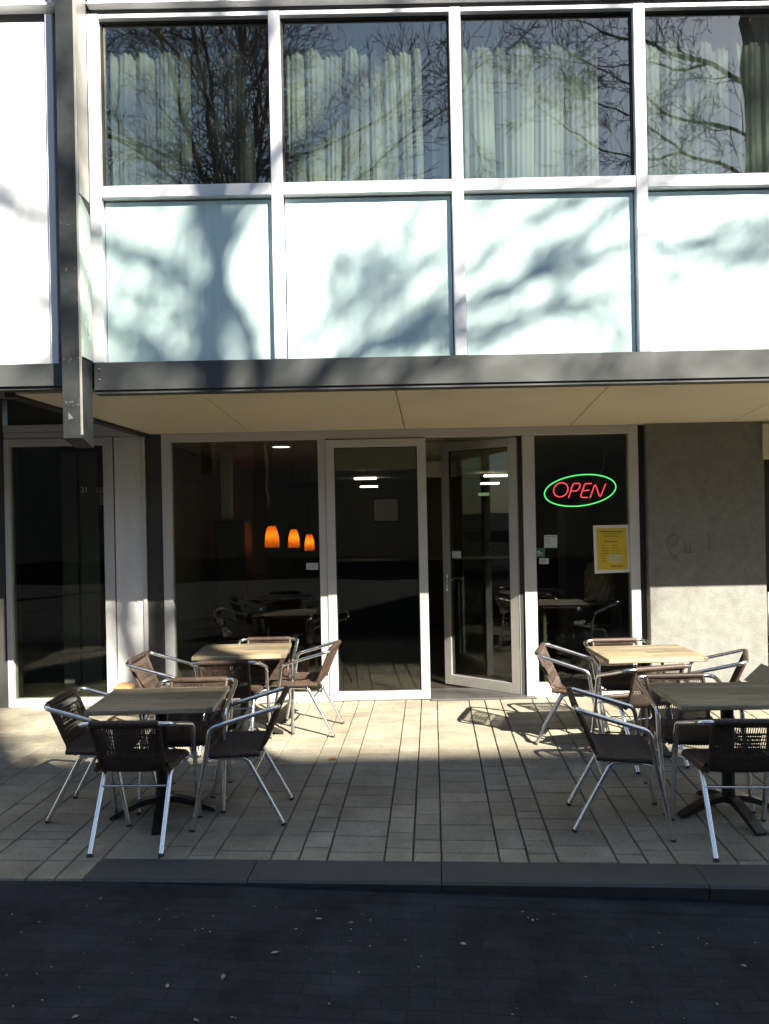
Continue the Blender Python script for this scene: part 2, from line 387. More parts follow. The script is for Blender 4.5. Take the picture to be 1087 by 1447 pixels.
# long gutter blocks along the kerb foot
gt = MB(); u = KL + 1.9; rg = random.Random(9)
while u < 5.5:
    w = rg.choice((.42, .5, .6)); b = []
    for (uu, v_) in ((u + .003, -.365), (u + w - .003, -.365), (u + w - .003, -.240), (u + .003, -.240)):
        b.append((uu, v_))
    top = [uv(a, v_ + (.003 if v_ < -.3 else 0), road_z(a) + .0015) for a, v_ in b]; bot = [uv(a, v_, road_z(a) - .02) for a, v_ in b]
    gt.add(bot + top, [(4, 5, 6, 7), (0, 1, 5, 4), (1, 2, 6, 5), (2, 3, 7, 6), (3, 0, 4, 7)]); u += w
tag(gt.build('gutter', M['road']), kind='structure')
# scattered leaves, butts and grit
lt = MB(); rl = random.Random(21)
for k in range(230):
    if rl.random() < .8: uu = rl.uniform(-2.2, 2.6); v_ = rl.uniform(-1.7, -.38); z = road_z(uu) + .0045
    else: uu = rl.uniform(-2.4, 2.6); v_ = rl.uniform(.05, 3.2); z = .0045
    s_ = rl.uniform(.0012, .0042) if rl.random() < .9 else rl.uniform(.006, .011); a = rl.uniform(0, 6.28); n = 6
    c = uv(uu, v_, z); pts = []
    for j in range(n):
        an = a + j * 2 * pi / n; rr = s_ * (1 if j % 3 else 1.9) * rl.uniform(.7, 1.1)
        pts.append(c + Vector((cos(an) * rr, sin(an) * rr, rl.uniform(0, s_ * .35))))
    low = [p - Vector((0, 0, .002)) for p in pts]
    lt.add(pts + low, [tuple(range(n)), tuple(range(2 * n - 1, n - 1, -1))] + [(j, (j + 1) % n, n + (j + 1) % n, n + j)[::-1] for j in range(n)])
tag(lt.build('leaf_litter', M['leaf_litter']), 'small dry leaf scraps and grit scattered on the road and paving', 'litter', kind='stuff')
ol = MB(); c = P(470, 1084, 5.62); c.z = .006
for da in (-.5, .15, .9):
    pts = []
    for j in range(7):
        an = j * 2 * pi / 7; lx = cos(an) * .035; ly = sin(an) * .013
        pts.append(c + Vector((lx * cos(da) - ly * sin(da), lx * sin(da) + ly * cos(da), .004 + abs(da) * .004)))
    low = [p - Vector((0, 0, .002)) for p in pts]
    ol.add(pts + low, [tuple(range(7)), tuple(range(13, 6, -1))] + [(j, (j + 1) % 7, 7 + (j + 1) % 7, 7 + j)[::-1] for j in range(7)])
solo('fallen_leaf', ol, M['orange_leaf'], 'orange curled fallen leaf lying alone on the shaded paving', 'leaf')

# ------------------------------------------------------------------ main building
bld = empty('cafe_building', (0, F, 0))
tag(bld, 'cafe building with glazed shopfront under a white panelled first floor', 'building')
def part(name, mb, m, parent=bld, smooth=False, label=None):
    o = mb.build(name, m, None, smooth)
    o.parent = parent
    # parent empties stand at their thing's base without rotation: keep world placement
    w = Vector((0, 0, 0)); p = parent
    while p is not None: w += p.location; p = p.parent
    o.location = -w if parent.type == 'EMPTY' else Vector((0, 0, 0))
    if label: o['label'] = label
    return o
XM = [-2.098, -.750, .592, 1.960, 3.32, 4.68, 6.04, 7.40]     # mullion centres of the first floor
ZT = 5.553                                         # top of the window glass
for k, x in enumerate(XM):
    m = MB(); m.bbox(x - .043, x + .043, 5.565, 5.70, 3.0, 5.590, .004); part('mullion', m, M['white_frame'])
for k in range(len(XM) - 1):
    a, b = XM[k] + .043, XM[k + 1] - .043
    m = MB(); m.bbox(a, b, 5.568, 5.70, 4.222, 4.312, .004)
    w = part('window', m, M['white_frame'])
    m = MB(); m.bbox(a, b, 5.568, 5.70, ZT, 5.588, .004); part('top_rail', m, M['white_frame'], w)
    fr = MB(); fr.ring(a, b, 4.312, ZT, 5.605, 5.66, .012, .012, .012, .012); part('gasket', fr, M['dark_gap'], w)
    p_ = MB(); p_.box(a + .012, b - .012, 5.625, 5.631, 4.324, ZT - .012); part('pane', p_, M['glass_up'], w)
    sp = MB(); sp.bbox(a + .008, b - .008, 5.622, 5.66, 3.003, 4.210, .003); s_ = part('spandrel_panel', sp, M['panel'])
    gk = MB(); gk.box(a, b, 5.662, 5.70, 3.0, 4.222); part('gasket', gk, M['dark_gap'], s_)
# gutter band and ribbed cladding over the windows
XL, XR = -2.13, 7.45
m = MB(); m.box(XL, XR, 5.60, 5.70, 5.592, 5.640); part('shadow_gap', m, M['steel'])
m = MB(); m.bbox(XL, XR, 5.535, 5.70, 5.642, 5.662, .003); part('drip_rail', m, M['white_frame'])
m = MB(); x = XL; vs = []; prof = []
while x < XR:
    prof += [(x, 5.575), (x + .022, 5.575), (x + .029, 5.598), (x + .046, 5.598)]; x += .053
n = len(prof)
vs = [(p[0], p[1], 5.664) for p in prof] + [(p[0], p[1], 8.8) for p in prof]
m.add(vs, [(i, i + 1, n + i + 1, n + i) for i in range(n - 1)])
m.box(XL, XR, 5.60, 20, 5.70, 8.8)
part('ribbed_cladding', m, M['ribbed'])
# first floor room behind the curtains
m = MB(); m.box(XL, XR, 9.5, 9.6, 3.05, 5.71); m.box(XL, XL + .06, 5.71, 9.5, 3.05, 5.71); m.box(XR - .06, XR, 5.71, 9.5, 3.05, 5.71)
m.box(XL + .06, XR - .06, 5.702, 9.5, 4.15, 4.22); m.box(XL + .06, XR - .06, 5.702, 9.5, 5.66, 5.705); m.box(XL + .06, XR - .06, 5.702, 5.72, 3.05, 4.15)
part('upstairs_room', m, M['upper_room'])
# fascia
m = MB(); m.bbox(-2.128, 7.5, 5.545, 5.60, 2.79, 2.998, .004); m.box(-2.128, 7.5, 5.60, 5.70, 2.96, 2.998); m.bbox(-2.128, 7.5, 5.56, 5.66, 2.765, 2.789, .003)
part('fascia', m, M['fascia'])
# soffit panels (joints open 8 mm), sloping slightly down to the shopfront
fx = [-2.77, -1.40, .095, 1.739, 3.3, 7.4]; bx = [-2.277, -1.30, .225, 1.845, 3.42, 7.5]
zf, zb, yf, yb = 2.795, 2.655, 5.662, 7.47
for k in range(5):
    g_ = .004; q = [(fx[k] + g_, yf), (fx[k + 1] - g_, yf), (bx[k + 1] - g_, yb), (bx[k] + g_, yb)]
    zs = [zf, zf, zb, zb]; m = MB()
    vs = [(x, y, z) for (x, y), z in zip(q, zs)] + [(x, y, z + .03) for (x, y), z in zip(q, zs)]
    m.add(vs, [(0, 1, 2, 3), (7, 6, 5, 4), (0, 4, 5, 1), (1, 5, 6, 2), (2, 6, 7, 3), (3, 7, 4, 0)])
    part('soffit_panel', m, M['soffit'])
m = MB(); vs = [(-2.75, yf, zf + .035), (7.4, yf, zf + .035), (7.4, 7.6, zb + .03), (-2.3, 7.6, zb + .03)]
m.add(vs + [(x, y, 3.05) for x, y, z in vs], [(0, 1, 2, 3), (7, 6, 5, 4), (0, 4, 5, 1), (1, 5, 6, 2), (2, 6, 7, 3), (3, 7, 4, 0)])
m.box(-2.4, 7.4, 7.602, 18.4, 2.72, 3.04); part('ceiling_void', m, M['dark_gap'])
# beam trim along the left edge of the soffit
m = MB(); vs = []
for (x, y, z) in ((-2.85, yf, zf - .02), (-2.772, yf, zf - .02), (-2.279, yb, zb - .03), (-2.35, yb, zb - .03)): vs.append((x, y, z))
vs += [(x, y, 3.03) for x, y, z in vs]
m.add(vs, [(0, 1, 2, 3), (7, 6, 5, 4), (0, 4, 5, 1), (1, 5, 6, 2), (2, 6, 7, 3), (3, 7, 4, 0)]); part('edge_beam', m, M['steel'])

def gx(px): return (px - 1.5 - 543) / 143.2
# shopfront frames
FT = 2.662
m = MB(); m.bbox(gx(232), gx(245), F - .03, F + .07, 0, FT, .003); part('frame_post', m, M['alu_frame'])
m = MB(); m.bbox(gx(452), gx(463) - .002, F - .03, F + .07, 0, FT - .085, .003); part('frame_post', m, M['alu_frame'])
m = MB(); m.bbox(gx(740), gx(757), F - .03, F + .07, 0, FT - .085, .003); part('frame_post', m, M['alu_frame'])
m = MB(); m.bbox(gx(890), gx(903), F - .03, F + .07, 0, FT, .003); part('frame_post', m, M['alu_frame'])
m = MB(); m.bbox(gx(245), gx(890), F - .028, F + .07, FT - .085, FT, .003); part('head_rail', m, M['alu_frame'])
m = MB(); m.bbox(gx(245), gx(452), F - .028, F + .07, .0, .085, .003); part('sill_rail', m, M['alu_frame'])
m = MB(); m.bbox(gx(757), gx(890), F - .028, F + .07, .0, .13, .003); part('sill_rail', m, M['alu_frame'])
m = MB(); m.bbox(gx(604), gx(752), F - .10, F + .35, -.012, .018, .006); part('threshold', m, mat('threshold', (.06, .058, .055), .5, noise=.2))
m = MB(); m.box(gx(245), gx(452), F + .02, F + .028, .085, FT - .085); part('shop_window', m, M['glass_low'])
m = MB(); m.box(gx(757), gx(890), F + .02, F + .028, .13, FT - .085); part('shop_window', m, M['glass_low'])
# closed door leaf
dx0, dx1 = gx(463), gx(604)
m = MB(); m.ring(dx0, dx1, .008, FT - .095, F - .045, F + .03, .084, .086, .085, .075); door = part('door', m, M['alu_frame'])
m = MB(); m.box(dx0 + .084, dx1 - .086, F - .01, F - .002, .093, FT - .17); part('pane', m, M['glass_low'], door)
m = MB(); m.ring(dx0 + .084, dx1 - .086, .093, FT - .17, F - .02, F + .012, .008, .008, .008, .008); part('gasket', m, M['dark_gap'], door)
# opened leaf, swung inwards on its right hinge
ang = radians(38); hp = Vector((gx(736), F + .02, 0)); W = .90
R_ = Matrix.Translation(hp) @ Matrix.Rotation(-ang, 4, 'Z')
m = MB(); m.ring(-W, 0, .02, FT - .10, -.035, .035, .085, .105, .105, .085, R_); d2 = part('door', m, M['door_alu'], label='glass door leaf standing open inwards')
m = MB(); m.box(-W + .085, -.105, -.004, .004, .125, FT - .185, R_); part('pane', m, M['glass_low'], d2)
m = MB(); m.ring(-W + .085, -.105, .125, FT - .185, -.014, .014, .008, .008, .008, .008, R_); part('gasket', m, M['dark_gap'], d2)
hd = MB()
for sgn in (-1, 1):
    hd.tube([R_ @ Vector((-W + .045, sgn * .036, 1.13)), R_ @ Vector((-W + .045, sgn * .085, 1.13)), R_ @ Vector((-W + .16, sgn * .09, 1.13))], .009, 8)
hd.bbox(-W + .03, -W + .06, -.042, .042, 1.0, 1.18, .004, R_); part('handle', hd, M['alu'], d2, True)
m = MB(); m.box(gx(732), gx(740) - .002, F - .005, F + .06, 0, FT - .09); part('hinge_gap', m, M['dark_gap'])
# dark returns either side of the shopfront, the concrete wall
m = MB(); m.bbox(gx(209), gx(232) - .002, F - .012, F + .06, 0, 2.72, .003); part('side_panel', m, M['dark_panel'])
m = MB(); m.box(gx(903) + .002, gx(914), F + .03, F + .10, 0, 2.70); part('shadow_gap', m, M['dark_gap'])
m = MB(); m.bbox(gx(914), gx(1078), F - .06, F + .25, -.02, 2.70, .006); wall = part('concrete_wall', m, M['concrete'])
sb = MB()
gp = lambda pts: [P(a, b, F - .0615) for a, b in pts]
for s_ in ([(944, 757), (942, 768), (946, 779), (953, 790)], [(947, 758), (954, 754), (957, 762), (952, 772), (948, 768)], [(952, 790), (955, 784), (957, 792)], [(966, 766), (969, 782)], [(976, 764), (974, 781), (980, 778)], [(998, 752), (1003, 764), (1001, 776)]):
    sb.tube(gp(s_), .006, 5, flat=.3)
part('scribble', sb, M['graffiti'], wall)

# ground floor room
RX0, RX1, RY1, RZ = -2.30, 4.6, 18.2, 2.62
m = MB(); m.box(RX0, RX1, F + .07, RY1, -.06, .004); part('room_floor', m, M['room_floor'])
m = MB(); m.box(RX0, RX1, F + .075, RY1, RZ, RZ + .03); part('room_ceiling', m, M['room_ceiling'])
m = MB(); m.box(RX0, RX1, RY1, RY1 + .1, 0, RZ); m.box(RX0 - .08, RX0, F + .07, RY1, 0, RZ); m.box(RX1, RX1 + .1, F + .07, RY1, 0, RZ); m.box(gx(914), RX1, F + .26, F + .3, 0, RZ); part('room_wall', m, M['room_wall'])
m = MB(); m.bbox(-.62, 1.62, 8.25, 8.45, 2.33, RZ - .002, .006); m.bbox(.38, .80, 8.18, 8.246, 2.22, 2.40, .01); part('bulkhead', m, M['bulk'])

# ------------------------------------------------------------------ left neighbour
nb = empty('neighbouring_shop', (-4, F, 0)); tag(nb, 'neighbouring shop left of the steel post, with a blank white first floor', 'building')
m = MB(); m.bbox(-6.5, -2.455, 5.60, 5.70, 3.0, 5.56, .004); part('white_panel', m, M['white_panel'], nb)
m = MB(); m.bbox(-2.452, -2.395, 5.57, 5.70, 3.0, 5.60, .004); part('frame_post', m, M['white_frame'], nb)
m = MB(); m.box(-6.5, -2.28, 5.63, 5.70, 5.563, 5.640); part('shadow_gap', m, M['steel'], nb)
m = MB(); m.bbox(-6.5, -2.28, 5.535, 5.70, 5.642, 5.662, .003); part('drip_rail', m, M['white_frame'], nb)
m = MB(); x = -6.5; prof = []
while x < -2.30:
    prof += [(x, 5.575), (x + .022, 5.575), (x + .029, 5.598), (x + .046, 5.598)]; x += .053
n = len(prof); m.add([(p[0], p[1], 5.664) for p in prof] + [(p[0], p[1], 8.8) for p in prof], [(i, i + 1, n + i + 1, n + i) for i in range(n - 1)])
m.box(-6.5, -2.28, 5.60, 20, 5.70, 8.8); m.box(-6.5, -2.14, 5.705, 9.6, 3.2, 5.70)
part('ribbed_cladding', m, M['ribbed'], nb)
m = MB(); m.bbox(-6.5, -2.29, 5.545, 5.60, 2.83, 2.998, .004); m.bbox(-6.5, -2.29, 5.565, 5.66, 2.808, 2.829, .003); part('fascia', m, M['fascia'], nb)
m = MB(); m.box(-6.5, -2.36, 5.66, 7.5, 3.035, 3.10); m.box(-6.5, -2.3, 5.71, 5.80, 3.0, 3.034); part('soffit_panel', m, M['soffit_dark'], nb)
a, b = gx(10), gx(163)
m = MB(); m.bbox(a - .6, a - .01, F - .02, F + .3, -.02, 3.05, .005); part('dark_pier', m, M['dark_panel'], nb)
m = MB(); m.ring(a, b, .0, 2.64, F - .03, F + .07, .055, .095, .075, .075); part('window_frame', m, M['alu_frame'], nb)
m = MB(); m.bbox(a, gx(207), F - .025, F + .07, 2.645, 2.70, .003); m.bbox(a, gx(207), F - .035, F + .07, 2.705, 2.775, .003); part('transom_rail', m, M['alu_frame'], nb)
m = MB(); m.bbox(a + .03, gx(207), F + .0, F + .05, 2.775, 3.03, .003); part('transom_panel', m, M['dark_panel'], nb)
m = MB(); m.box(a + .055, b - .095, F + .02, F + .028, .075, 2.565); part('shop_window', m, M['glass_low'], nb)
m = MB(); m.bbox(gx(163) + .012, gx(203), F - .02, F + .1, 0, 2.64, .004); part('pillar', m, M['pillar'], nb)
m = MB(); m.bbox(gx(203) + .002, gx(209) - .003, F - .04, F + .06, 0, 2.64, .003); part('frame_post', m, M['alu_frame'], nb)
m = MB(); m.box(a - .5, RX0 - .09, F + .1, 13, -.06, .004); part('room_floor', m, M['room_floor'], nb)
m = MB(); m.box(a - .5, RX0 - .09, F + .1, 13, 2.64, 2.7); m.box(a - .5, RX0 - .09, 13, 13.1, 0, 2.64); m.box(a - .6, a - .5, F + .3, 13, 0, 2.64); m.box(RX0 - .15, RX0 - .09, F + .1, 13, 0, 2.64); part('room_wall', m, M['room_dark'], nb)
m = MB(); m.box(-3.62, -3.44, 8.4, 8.5, 0, 2.6); m.box(-3.41, -3.20, 8.4, 8.5, 0, 2.6); part('inner_door', m, M['grey_paint'], nb)

# right neighbour: only its edge is in the picture
rn = empty('shop_next_door', (5, F, 0)); tag(rn, 'dark shop at the right edge beyond the concrete wall', 'building')
m = MB(); m.box(gx(1078) + .002, 6.5, F + .10, F + .3, 0, 2.68); part('dark_window', m, M['dark_panel'], rn)
m = MB(); m.bbox(gx(1075), 5.2, F - .09, F - .065, 2.29, 2.635, .004); part('sign_board', m, M['cream'], rn)
m = MB(); m.bbox(3.78, 6.5, F + .02, F + .098, .55, .98, .004); part('window_ledge', m, M['pillar'], rn)

# ------------------------------------------------------------------ steel post with sign strip
col = empty('steel_post', (-2.2, 5.4, 0)); tag(col, 'dark steel post hanging down the facade with a narrow lettered strip on its side', 'post')
cx0, cx1 = -2.270, -2.134
m = MB(); y0, y1 = 5.33, 5.53
vs = [(cx0, y0, 2.42), (cx1, y0, 2.42), (cx1, y1, 2.365), (cx0, y1, 2.365), (cx0, y0, 8.8), (cx1, y0, 8.8), (cx1, y1, 8.8), (cx0, y1, 8.8)]
m.add(vs, [(3, 2, 1, 0), (4, 5, 6, 7), (0, 1, 5, 4), (1, 2, 6, 5), (2, 3, 7, 6), (3, 0, 4, 7)])
m.box(cx0 + .02, cx1 - .02, y1, 5.60, 2.95, 8.8)
part('box_section', m, M['post_steel'], col)
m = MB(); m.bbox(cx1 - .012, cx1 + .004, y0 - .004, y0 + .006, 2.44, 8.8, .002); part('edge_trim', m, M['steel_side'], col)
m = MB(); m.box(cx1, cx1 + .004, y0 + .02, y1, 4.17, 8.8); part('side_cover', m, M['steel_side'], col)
m = MB(); vs = [(cx1 + x, y, z) for x in (0, .012) for y, z in ((y0 + .012, 3.0), (y1 - .01, 3.0), (y1 - .01, 4.06), (y0 + .012, 4.15))]
m.add(vs, [(0, 1, 2, 3), (7, 6, 5, 4), (0, 4, 5, 1), (1, 5, 6, 2), (2, 6, 7, 3), (3, 7, 4, 0)]); strip = part('sign_strip', m, M['sign_strip'], col)
def text_mesh(name, s, size, mtx, mt, parent, ext=.002):
    cu = bpy.data.curves.new(name, 'FONT'); cu.body = s; cu.size = size; cu.extrude = ext; cu.align_x = 'CENTER'; cu.align_y = 'CENTER'; cu.resolution_u = 3
    t = bpy.data.objects.new(name, cu); COL.objects.link(t)
    bpy.context.view_layer.update()
    me = bpy.data.meshes.new_from_object(t.evaluated_get(bpy.context.evaluated_depsgraph_get()))
    bpy.data.objects.remove(t); bpy.data.curves.remove(cu)
    me.transform(mtx); me.materials.clear(); me.materials.append(mt)
    o = bpy.data.objects.new(name, me); COL.objects.link(o)
    if parent:
        o.parent = parent; w = Vector((0, 0, 0)); p = parent
        while p is not None: w += p.location; p = p.parent
        o.location = -w
    return o
ROTX = Matrix(((0, 0, 1, 0), (1, 0, 0, 0), (0, 1, 0, 0), (0, 0, 0, 1)))
for k, ch in enumerate('JUOIIN'):
    z = 3.99 - .155 * k
    o = text_mesh('letter', ch, .13, Matrix.Translation((cx1 + .0135, (y0 + y1) / 2, z)) @ ROTX, M['strip_letter'], None, .001)
    o.parent = strip; o.location = (0, 0, 0)
for z in (2.87, 2.945):
    m = MB(); m.lathe([(.0, 0), (.007, 0), (.007, .003), (0, .004)], 8, (cx1 + .05, 5.54, z)); part('rivet', m, M['white_frame'], col)
# scuffs on the front of the post
sp = MB(); rs = random.Random(4)
for (zz, n_) in ((2.66, 9), (2.68, 6), (2.97, 8), (3.95, 6), (3.62, 5), (3.40, 3)):
    for k in range(n_):
        x = rs.uniform(cx0 + .01, cx1 - .01); w = rs.uniform(.003, .012); h = rs.uniform(.002, .01); z = zz + rs.uniform(-.015, .015)
        sp.box(x, min(x + w, cx1 - .006), y0 - .0012, y0 - .0002, z, z + h)
tri = [(-2.232, 2.605), (-2.196, 2.56), (-2.232, 2.552)]
sp.add([(x, y0 - .002, z) for x, z in tri] + [(x, y0 - .0005, z) for x, z in tri], [(0, 1, 2), (5, 4, 3), (0, 3, 4, 1), (1, 4, 5, 2), (2, 5, 3, 0)])
part('paint_scuff', sp, mat('scuff', (.10, .098, .09), .8, noise=.3, scale=60), col)

# ------------------------------------------------------------------ curtains upstairs
def curtain(x0, x1, seed, label, mt='curtain'):
    r = random.Random(seed); W = x1 - x0
    folds = []; x = 0
    while x < W - .03:
        w = min(r.choice((.055, .075, .10, .13, .17, .20)) * r.uniform(.85, 1.15), W - x)
        folds.append((x, x + w, r.uniform(.030, .062) * min(1, w / .07), r.uniform(-.035, .035), r.uniform(-.045, .045), r.uniform(-.2, .2))); x += w
    if folds[-1][1] < W: folds[-1] = (folds[-1][0], W, *folds[-1][2:])
    xs = []
    for k, (a, b, am, dr, tw, sk) in enumerate(folds):
        n = max(8, int((b - a) / .007)); xs += [(k, a + (b - a) * i / n, i / n) for i in range(n if k < len(folds) - 1 else n + 1)]
    def fn(i, v_):
        k, xx, t = xs[i]; a, b, am, dr, tw, sk = folds[k]; z = 4.235 + v_ * 1.415; lo = 1 - v_
        d0 = folds[k - 1][3] if k else 0; drift = (d0 * (1 - t) + dr * t) * lo * (1 if 0 < k < len(folds) - 1 else .2)
        tt = min(1, max(0, t + sk * t * (1 - t) * 2))
        y = 5.792 - am * (1 + .35 * lo * sin(3 * lo + seed + k)) * max(0, sin(pi * tt)) ** .62 + tw * lo * .35
        y += .005 * sin(xx * 160 + k) + .006 * sin(7 * v_ + xx * 23)
        return (x0 + xx + drift, y, z)
    m = MB(); nv_ = 22; nu = len(xs) - 1
    m.v = [fn(i, j / nv_) for j in range(nv_ + 1) for i in range(nu + 1)]
    m.f = [(j * (nu + 1) + i, j * (nu + 1) + i + 1, (j + 1) * (nu + 1) + i + 1, (j + 1) * (nu + 1) + i) for j in range(nv_) for i in range(nu)]
    nv = len(m.v)
    m.v += [(x, y + .003, z) for x, y, z in m.v]; fs = list(m.f)
    m.f += [tuple(i + nv for i in f[::-1]) for f in fs]
    solo('curtain', m, M[mt], label, 'curtain', 'curtains upstairs', True)
CUR = [(-2.05, -1.43, 1, 'pale green curtain covering the left half of the upper left window'),
       (-.70, .355, 2, 'wide pale green curtain in the second upper window from the left'),
       (.425, .547, 3, 'narrow pale green curtain strip at the right side of the second upper window'),
       (.64, 1.715, 4, 'wide pale green curtain in the third upper window from the left'),
       (1.79, 1.915, 5, 'narrow pale green curtain strip at the right side of the third upper window'),
       (2.005, 2.72, 6, 'pale green curtain at the left of the upper window at the right edge'),
       (2.74, 3.27, 8, 'pale green curtain cut by the right edge of the photo in the rightmost upper window')]
for a in CUR: curtain(*a[:4])
curtain(-1.42, -.80, 12, 'curtain across the right half of the upper left window, tree shade put into its dark grey', 'curtain_shaded')

# ------------------------------------------------------------------ OPEN sign and paper in the window
op = empty('neon_sign', P(820, 740, F + .06)); tag(op, 'glowing neon OPEN sign with red letters in a green oval, inside the right shop window', 'sign')
def cpt(a, b): return P(750 + a / 7.247, 650 + b / 7.247, F + .06)
def ell(cx, cy, rx, ry, rot, n=48, a0=0, a1=360):
    out = []
    for k in range(n + 1):
        t = radians(a0 + (a1 - a0) * k / n); x = rx * cos(t); y = ry * sin(t)
        out.append(cpt(cx + x * cos(rot) - y * sin(rot), cy + x * sin(rot) + y * cos(rot)))
    return out
m = MB(); m.tube(ell(503, 308, 368, 158, radians(-7)), .0058, 8); part('oval_tube', m, M['neon_green'], op, True)
m = MB(); m.tube(ell(305, 301, 78, 68, radians(-40)), .0055, 8); part('letter', m, M['neon_red'], op, True)
m = MB(); m.tube(fillet([cpt(384, 386), cpt(432, 236), cpt(500, 236), cpt(506, 262), cpt(476, 312), cpt(408, 316)], .03), .0055, 8); part('letter', m, M['neon_red'], op, True)
m = MB(); m.tube(fillet([cpt(622, 237), cpt(552, 239), cpt(502, 380), cpt(580, 380)], .02), .0055, 8); m.tube([cpt(527, 311), cpt(597, 305)], .0055, 8); part('letter', m, M['neon_red'], op, True)
m = MB(); m.tube(fillet([cpt(604, 386), cpt(656, 236), cpt(706, 384), cpt(766, 238)], .012), .0055, 8); part('letter', m, M['neon_red'], op, True)
m = MB()
for a_, b_ in ((400, 330), (520, 330), (640, 330)):
    m.tube([cpt(a_, b_) + Vector((0, .012, 0)), cpt(a_ + 2, b_ - 210) + Vector((0, .012, 0))], .002, 5)
m.bbox(*[v for p in ((cpt(480, 420).x, cpt(600, 420).x), (F + .07, F + .10), (cpt(520, 460).z, cpt(520, 410).z)) for v in p], .004); part('mounting', m, M['dark_gap'], op)
m = MB(); cb = cpt(560, 415) + Vector((0, .03, 0)); m.tube(fillet([cb, cb + Vector((.03, .05, -.05)), cb + Vector((.22, .08, .35)), (cb.x + .24, cb.y + .10, 2.61)], .06), .003, 5); part('cable', m, M['grey_paint'], op)

def sheet(name, x0, y0, x1, y1, depth, mt, parent, thick=.0015):
    a = P(x0, y1, depth); b = P(x1, y0, depth); m = MB()
    m.box(min(a.x, b.x), max(a.x, b.x), depth - thick, depth, min(a.z, b.z), max(a.z, b.z))
    return part(name, m, mt, parent) if parent else m
PD = F - .004 + .02
ps = empty('window_poster', P(864, 808, F + .01)); tag(ps, 'yellow printed notice in a white frame on the right shop window', 'poster')
def quad(pts, d, th):
    f = [P(a, b, d) for a, b in pts]; m = MB()
    f2 = [p + Vector((0, -th, 0)) for p in f]
    m.add(f2 + f, [(0, 1, 2, 3), (7, 6, 5, 4), (0, 4, 5, 1), (1, 5, 6, 2), (2, 6, 7, 3), (3, 7, 4, 0)][0:6]); return m
part('paper_frame', quad([(837.5, 742), (887.5, 741), (890, 808), (840, 810)], F + .018, .003), M['white_paper'], ps)
part('notice', quad([(842, 746), (884, 745.5), (886.5, 804), (844, 805)], F + .0145, .002), M['yellow_paper'], ps)
ln = MB(); rr = random.Random(12)
def words(x0, x1, y, h=.9, gap=.9, lo=1.5, hi=4.5):
    x = x0
    while x < x1 - .8:
        w = min(rr.uniform(lo, hi), x1 - x)
        mm = quad([(x, y), (x + w, y), (x + w, y + h), (x, y + h)], F + .0122, .0006); ln.add(mm.v, mm.f); x += w + gap
words(846.5, 880, 750, 1.5, .7, 3, 6); words(850, 876, 753.6, .9); words(852.5, 874.5, 756.8, .9); words(853, 873, 764.2, 1.4, .7, 3, 6)
for k, (a_, b_, e_) in enumerate(((850, 855, 872), (850, 857, 872), (849.5, 860, 878), (849.5, 860, 877), (850, 854, 866), (850, 856, 0), (850, 856, 0))):
    y = 770 + 3.65 * k; words(a_, b_, y, .9)
    if e_: words(864, e_, y, .8)
words(862.5, 880, 798.5, 2.2, 1.0, 2, 2.1)
part('print_line', ln, M['ink'], ps)
m = MB(); c0 = (870, 789)
pts = [P(c0[0] + 12 * cos(t), c0[1] + 6.5 * sin(t) - (0 if sin(t) > 0 else .8), F + .0118) for t in [2 * pi * k / 20 for k in range(20)]]
m.add(pts + [p + Vector((0, .0004, 0)) for p in pts], [tuple(range(20)), tuple(range(39, 19, -1))]); part('pale_blot', m, mat('blot', (.56, .50, .22), .7), ps)
def sticker(name, x0, y0, x1, y1, mt, label, lines=()):
    e = empty(name, P((x0 + x1) / 2, y1, F + .018)); tag(e, label, 'sticker')
    part('label', quad([(x0, y0), (x1, y0), (x1, y1), (x0, y1)], F + .018, .002), M[mt], e)
    if lines:
        m_ = MB()
        for (a_, b_, w_, h_) in lines:
            q_ = quad([(x0 + a_, y0 + b_), (x0 + a_ + w_, y0 + b_), (x0 + a_ + w_, y0 + b_ + h_), (x0 + a_, y0 + b_ + h_)], F + .0157, .0006); m_.add(q_.v, q_.f)
        part('print_line', m_, M['ink'] if mt != 'green_sticker' else M['white_paper'], e)
sticker('window_sticker', 768.5, 755.5, 787, 773.5, 'grey_sticker', 'largest square pale notice stuck left of the yellow poster', ((1.5, 2, 15, .7), (2, 6, 6, .5), (2, 9, 4, .5), (3, 12, 5, .5)))
sticker('window_sticker', 756.5, 774, 769.5, 787, 'green_sticker', 'dark green sticker with white print below the pale square notice', ((2, 4, 4, 1.2), (2, 6.3, 8, 1), (2, 9.5, 8, .7)))
sticker('window_sticker', 761.5, 788.5, 775, 796.5, 'grey_sticker', 'small grey sticker lowest beside the door post', ((2, 2.5, 9, .5), (2, 4.5, 7, .5)))
sticker('window_sticker', 432.5, 795, 449.5, 804.5, 'grey_sticker', 'pale sticker on the big left window beside the closed door', ((2, 2.5, 13, .6), (2, 5.5, 11, .6)))
e = empty('window_sticker', R_ @ Vector((-W + .15, -.006, 1.35))); tag(e, 'small grey sticker on the glass of the open door', 'sticker')
m = MB(); m.box(-W + .10, -W + .21, -.007, -.0045, 1.35, 1.425, R_); part('label', m, M['grey_sticker'], e)
e = empty('house_number', P(119, 699, F + .018)); tag(e, 'pale number on the glass of the left shop', 'house number')
t = text_mesh('digits', '21', .075, Matrix.Translation(P(119, 692, F + .017)) @ Matrix.Rotation(pi / 2, 4, 'X'), M['grey_sticker'], e, .001)
e = empty('paper_notice', P(143, 715, F + .5)); tag(e, 'two pale sheets one above the other behind the left shop window', 'notice')
part('upper_sheet', quad([(135, 688), (150, 688), (150, 697), (135, 697)], F + .5, .003), M['grey_sticker'], e); part('lower_sheet', quad([(139, 699), (150, 699), (150, 713), (140, 713)], F + .5, .003), M['grey_sticker'], e)

